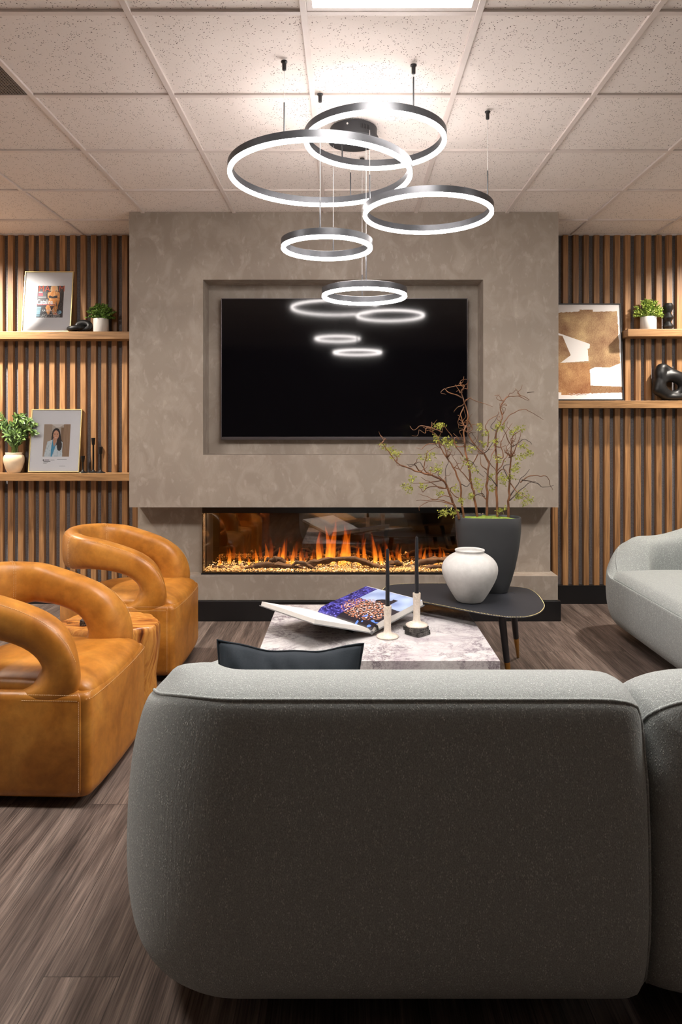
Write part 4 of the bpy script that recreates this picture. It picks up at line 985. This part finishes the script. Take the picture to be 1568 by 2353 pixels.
def mag(u, v):
    X = 150 + u * 1220; Y = 1750 - v * 1440
    n1 = noise.noise(Vector((X / 22, Y / 22, 1)))
    c = (52, 52, 58) if n1 < .45 else (150, 150, 155)
    if X < 560: c = (96, 98, 104) if Y < 1180 else (58, 62, 70)
    # figure
    skin = (236, 160, 88) if noise.noise(Vector((X / 90, Y / 120, 4))) < .1 else (248, 190, 128)
    if inpoly(X, Y, [(820, 500), (960, 500), (970, 560), (1160, 590), (1190, 720), (1200, 960), (1130, 1200), (1120, 1380), (1070, 1340), (1080, 1200), (1040, 1000), (1020, 1100), (1050, 1200), (1090, 1350), (1080, 1500), (1040, 1640), (940, 1640), (850, 1430), (790, 1450), (740, 1620), (690, 1620), (610, 1480), (590, 1350), (550, 1320), (620, 1180), (660, 1100), (700, 900), (640, 850), (620, 700), (640, 610), (780, 570)]): c = skin
    if ell(X, Y, 915, 400, 165, 150) or inpoly(X, Y, [(760, 400), (730, 520), (800, 560), (830, 470), (990, 470), (1060, 580), (1110, 540), (1070, 380)]): c = (232, 196, 150)
    if ell(X, Y, 900, 430, 80, 120): c = (240, 176, 120)
    if inpoly(X, Y, [(680, 760), (760, 750), (860, 800), (960, 760), (1080, 740), (1085, 860), (860, 880), (690, 850)]): c = (46, 40, 48)
    if inpoly(X, Y, [(710, 1180), (800, 1225), (950, 1220), (1050, 1180), (940, 1260), (870, 1400), (830, 1420), (780, 1290)]): c = (62, 40, 52)
    if 650 < Y < 775 and 195 < X < 400 and Y % 40 > 8: c = (206, 88, 110)
    if 575 < Y < 620 and 200 < X < 385: c = (226, 226, 228)
    if 815 < Y < 838 and 195 < X < 570: c = (214, 214, 214)
    if 1155 < Y < 1180 and X < 1000: c = (176, 60, 74)
    if 1250 < Y < 1700 and X < 360 - (Y - 1250) * .1 and Y % 50 > 16: c = (140, 186, 206)
    if ell(X, Y, 1225, 1510, 90, 80) and not ell(X, Y, 1190, 1500, 30, 30): c = (142, 196, 226)
    if ell(X, Y, 1060, 1590, 60, 60): c = (226, 120, 80)
    for yy, x0, x1 in ((1430, 420, 980), (1520, 800, 1130), (1610, 420, 1240), (1700, 350, 1250)):
        if x0 < X < x1 and abs(Y - yy) < 40 and noise.noise(Vector((X / 26, Y / 22, yy))) > .12: c = (236, 238, 240)
    return c
o = painted('magazine_cover', mag, (W * .275, -.0066, H * .235), (W * .54, 0, 0), (0, 0, H * .525), 110, 140, M['print'], r)
mw = emit_w = plain('white_ink', S(240, 240, 242), 0.6, 0, 0.01); om = plain('orange_ink', S(222, 96, 62), 0.6, 0, 0.02)
for ch, fx in (('M', .02), ('A', .27), ('M', .80)):
    text_mesh('masthead_letter', ch, .064, om, r, (W * .275 + W * .54 * fx, -.0072, H * .668), (R(90), 0, 0), .0002, sx=.92)
text_mesh('headline', 'Catalina', .052, mw, r, (W * .275, -.0074, H * .455), (R(90), 0, 0), .0003, sx=.70, bold=.0009)

xl = (63 - 800) / F * 5.145; xr = (180.5 - 800) / F * 5.145
r, W, H = framed(xl, xr, SH2 + .0045, SH2 + .4680, 5.165, 5.228, M['gold'], .0065, True, 'gold framed portrait of a person in a white coat on the lower left shelf')
def port(u, v):
    X = 490 + u * 325; Y = 682 - v * 392
    c = (176, 156, 138) if X < 590 else (190, 178, 168)
    if X > 735: c = (172, 142, 116) if int(X / 9) % 2 else (156, 126, 100)
    elif X > 700 and Y > 330: c = (140, 112, 88)
    if Y < 330 and abs(X - 660) < (340 - Y) * 1.6: c = (222, 216, 212)
    if ell(X, Y, 642, 405, 50, 68) or inpoly(X, Y, [(592, 400), (585, 480), (606, 482), (612, 430)]): c = (38, 26, 26)
    if ell(X, Y, 688, 540, 38, 78) or inpoly(X, Y, [(660, 430), (694, 400), (720, 520), (700, 600), (650, 610)]): c = (36, 25, 26)
    if inpoly(X, Y, [(505, 682), (520, 600), (540, 500), (605, 476), (640, 560), (700, 490), (726, 510), (730, 682)]): 
        if not ell(X, Y, 690, 550, 32, 62): c = (214, 226, 232) if noise.noise(Vector((X / 20, Y / 30, 2))) < .2 else (190, 206, 214)
    if inpoly(X, Y, [(602, 478), (650, 478), (640, 560), (604, 682), (586, 682), (590, 560)]): c = (62, 156, 196)
    if inpoly(X, Y, [(614, 462), (656, 462), (650, 500), (622, 566), (608, 500)]): c = (206, 150, 118)
    if ell(X, Y, 642, 420, 35, 55): c = (220, 164, 132)
    if ell(X, Y, 640, 455, 16, 6.5): c = (188, 84, 80)
    if ell(X, Y, 640, 453, 13, 4): c = (240, 232, 226)
    if ell(X, Y, 626, 413, 7, 3) or ell(X, Y, 659, 413, 7, 3): c = (66, 42, 38)
    if ell(X, Y, 625, 403, 10, 2) or ell(X, Y, 660, 403, 10, 2): c = (110, 74, 60)
    if ell(X, Y, 644, 438, 6, 3): c = (190, 130, 104)
    return c
painted('portrait_print', port, (W * .262, -.0066, H * .245), (W * .520, 0, 0), (0, 0, H * .515), 100, 120, M['print'], r)
ink = plain('grey_ink', S(96, 98, 104), 0.7, 0, 0.02); b = MB()
b.lathe([(.0062, 0), (.0062, .0004)], (0, 0, 0), 16); b.v = [(x + W * .285, -.0066 - z, y + H * .190) for x, y, z in b.v]
for i, (x0, x1, zz, hh) in enumerate(((.31, .40, .186, .006), (.42, .50, .188, .003), (.285, .42, .166, .0045), (.285, .38, .150, .002), (.285, .35, .140, .002), (.55, .74, .201, .002), (.60, .72, .095, .002))):
    b.box(W * x0, W * x1, -.0069, -.0061, H * zz, H * zz + hh)
b.build('caption_lines', ink, r)

# abstract picture, black frame
r, W, H = framed(1.425, 2.026, SH4 + .004, SH4 + .725, 5.168, 5.229, M['black'], .008, False, 'black framed abstract print of gold patches leaning on the right slats')
gold_poly = [(-60, 935), (235, 940), (465, 925), (465, 905), (608, 905), (610, 930), (875, 922), (893, 1505), (907, 1765), (905, 1828), (300, 1845), (510, 1852), (510, 1858), (235, 1857), (235, 1825), (-60, 1815)]
w1 = [(212, 1165), (565, 1290), (560, 1335), (538, 1345), (545, 1480), (235, 1500), (350, 1415), (265, 1200), (212, 1190)]
w2 = [(555, 1575), (610, 1548), (780, 1550), (850, 1520), (905, 1500), (950, 1500), (950, 1765), (557, 1752)]
xw0 = 1.425
def art(u, v):
    xw = 1.425 + .008 + u * (W - .016); zw = SH4 + .012 + v * (H - .016)
    X = ((xw / 5.18 * F + 800) - 1240) * 4.78; Y = ((985 - (zw - EYE) / 5.19 * F) - 520) * 4.78
    e = 6 * noise.noise(Vector((X / 30, Y / 30, 8))); c = (236, 231, 228)
    if inpoly(X + e, Y + e, gold_poly):
        a = noise.fractal(Vector((X / 190, Y / 190, 2)), 1, 2, 5); g = noise.noise(Vector((X / 9, Y / 9, 5))) * .5 + noise.noise(Vector((X / 5, Y / 22, 6))) * .4
        t = max(0, min(1, .45 + .45 * a + .5 * g)); lo = (126, 88, 60); hi = (206, 176, 128)
        c = tuple(lo[k] + (hi[k] - lo[k]) * t for k in range(3))
        if X < 560 and Y > 1500: c = (c[0] + 6, c[1] - 8, c[2] - 14)
        if inpoly(X, Y, w1) or inpoly(X, Y, w2): c = (236, 231, 228)
    return c
painted('abstract_print', art, (.008, -.0066, .008), (W - .016, 0, 0), (0, 0, H - .016), 260, 320, M['print'], r)

# small black candle holders
for px, hh, lab in ((190.5, .125, 'shortest black candle holder, beside the framed portrait'), (214.5, .256, 'tallest black candle holder on the lower left shelf'), (231.5, .190, 'middle-height black candle holder nearest the plaster wall')):
    d = 5.160 if hh < .2 else 5.175; p = at(px, 1086, d); cup = .048 if hh > .15 else .042
    if hh > .2: p.y = 5.195; p.x = (px - 800) / F * 5.195
    b = MB(); b.lathe([(.033, 0), (.034, .002), (.026, .006), (.012, .013), (.006, .022), (.0066, .035), (.0062, hh - cup - .004), (.0105, hh - cup), (.0145, hh - .003), (.0155, hh), (.0130, hh), (.012, hh - .01)], (0, 0, 0), 28)
    o = b.build('candle_holder', M['sculpt'], smooth=True, angle=60); o.location = (p.x, p.y, SH2 + .0003); tag(o, lab, 'candle holder', 'black candle holders on the lower left shelf')
# beaded candle holder on the right
p = at(1536, 755, 5.165); prof = [(.024, 0), (.026, .002)]
z = 0
for k in range(3): prof += [(.038, z + .027), (.0385, z + .031), (.022, z + .063), (.022, z + .066)]; z += .066
prof += [(.036, z - .003 + .0), (.036, z)] if False else []
prof = [(.024, 0), (.0375, .024), (.0375, .030), (.021, .056), (.021, .062), (.0385, .088), (.0385, .094), (.021, .121), (.021, .127), (.0370, .160), (.0375, .176), (.027, .196), (.020, .197), (.016, .19)]
b = MB(); b.lathe(prof, (0, 0, 0), 36); o = b.build('sculptural_candle_holder', M['sculpt'], smooth=True, angle=25); o.location = (p.x, 5.165, SH3 + .0003); tag(o, 'black stacked-cone candle holder beside the lime green plant', 'candle holder')
# knot sculpture
b = MB(); p = at(186, 762, 5.165); n = 40
c0 = Vector((-.028, -.004, .028)); P = [c0 + Vector((.050 * math.cos(2 * math.pi * i / n), .040 * math.sin(2 * math.pi * i / n), .006 * math.sin(2 * math.pi * i / n + 1))) for i in range(n)]
b.tube(P, .0190, 16, loop=True)
c1_ = Vector((.022, 0, .036)); P = [c1_ + Vector((.044 * math.cos(2 * math.pi * i / n), .012 * math.sin(2 * math.pi * i / n) * 1.0, .026 * math.sin(2 * math.pi * i / n) + .006)) for i in range(n)]
b.tube(P, [.022 + .003 * math.sin(2 * math.pi * i / n) for i in range(n)], 16, loop=True)
zmin = min(v[2] for v in b.v); b.v = [(x, y, z_ - zmin) for x, y, z_ in b.v]
o = b.build('knot_sculpture', M['sculpt'], smooth='all'); o.location = (p.x, 5.160, SH1 + .0003); tag(o, 'glossy black interlocking knot sculpture beside the framed magazine cover', 'sculpture')
# organic hollow sculpture
b = MB(); c0 = at(1542, 886, 5.165); n = 36; P = []; rad = []
for i in range(n):
    a = 2 * math.pi * i / n; P.append(Vector((.083 * math.cos(a), 0, .070 * math.sin(a)))); rad.append(.040 + .010 * math.cos(a - 2.4) + .006 * math.sin(2 * a))
b.tube(P, rad, 16, loop=True)
b.tube(smooth_path([(-.06, 0, .02), (-.075, .0, .09), (-.055, .005, .125), (.0, .005, .095), (.08, 0, .06), (.15, 0, .05)], 5), [.045, .046, .046, .046, .046, .046, .044, .042, .042, .042, .040, .038, .036, .036, .036, .036, .036, .036, .036, .036, .036, .036, .036, .034, .034, .034], 16)
b.tube(smooth_path([(.08, 0, -.05), (.16, .005, -.04), (.21, 0, .02), (.17, 0, .06), (.10, 0, .06)], 5), .036, 14)
b.ellipsoid((-.085, 0, -.03), (.050, .045, .05)); b.ellipsoid((.02, 0, -.085), (.10, .045, .03))
zmin = min(v[2] for v in b.v); b.v = [(x, y, z_ - zmin) for x, y, z_ in b.v]
o = b.build('hollow_sculpture', M['sculpt'], smooth='all'); md = o.modifiers.new('rm', 'REMESH'); md.mode = 'VOXEL'; md.voxel_size = .005; md.use_smooth_shade = True
md = o.modifiers.new('sm', 'SMOOTH'); md.iterations = 14; md.factor = .6
o.location = (c0.x, 5.165, SH4 + .0003); tag(o, 'black organic hollow sculpture on the lower right shelf, cut by the edge', 'sculpture')

# ------------------------------------------------------------------ camera, light, view
w = bpy.data.worlds.new('World'); bpy.context.scene.world = w; w.use_nodes = True
w.node_tree.nodes['Background'].inputs[0].default_value = (.6, .62, .65, 1); w.node_tree.nodes['Background'].inputs[1].default_value = .2
cam = bpy.data.cameras.new('camera'); co = bpy.data.objects.new('camera', cam); C.objects.link(co)
co.location = (0, 0, EYE); co.rotation_euler = (R(90), 0, 0); cam.sensor_fit = 'AUTO'; cam.sensor_width = 36; cam.lens = F / 2353 * 36
cam.shift_x = -16 / 2353; cam.shift_y = -191.5 / 2353; cam.clip_start = .05
sc = bpy.context.scene; sc.camera = co
vs = sc.view_settings; vs.view_transform = 'Standard'; vs.look = 'None'; vs.gamma = 1; vs.use_curve_mapping = False; vs.exposure = 0.92
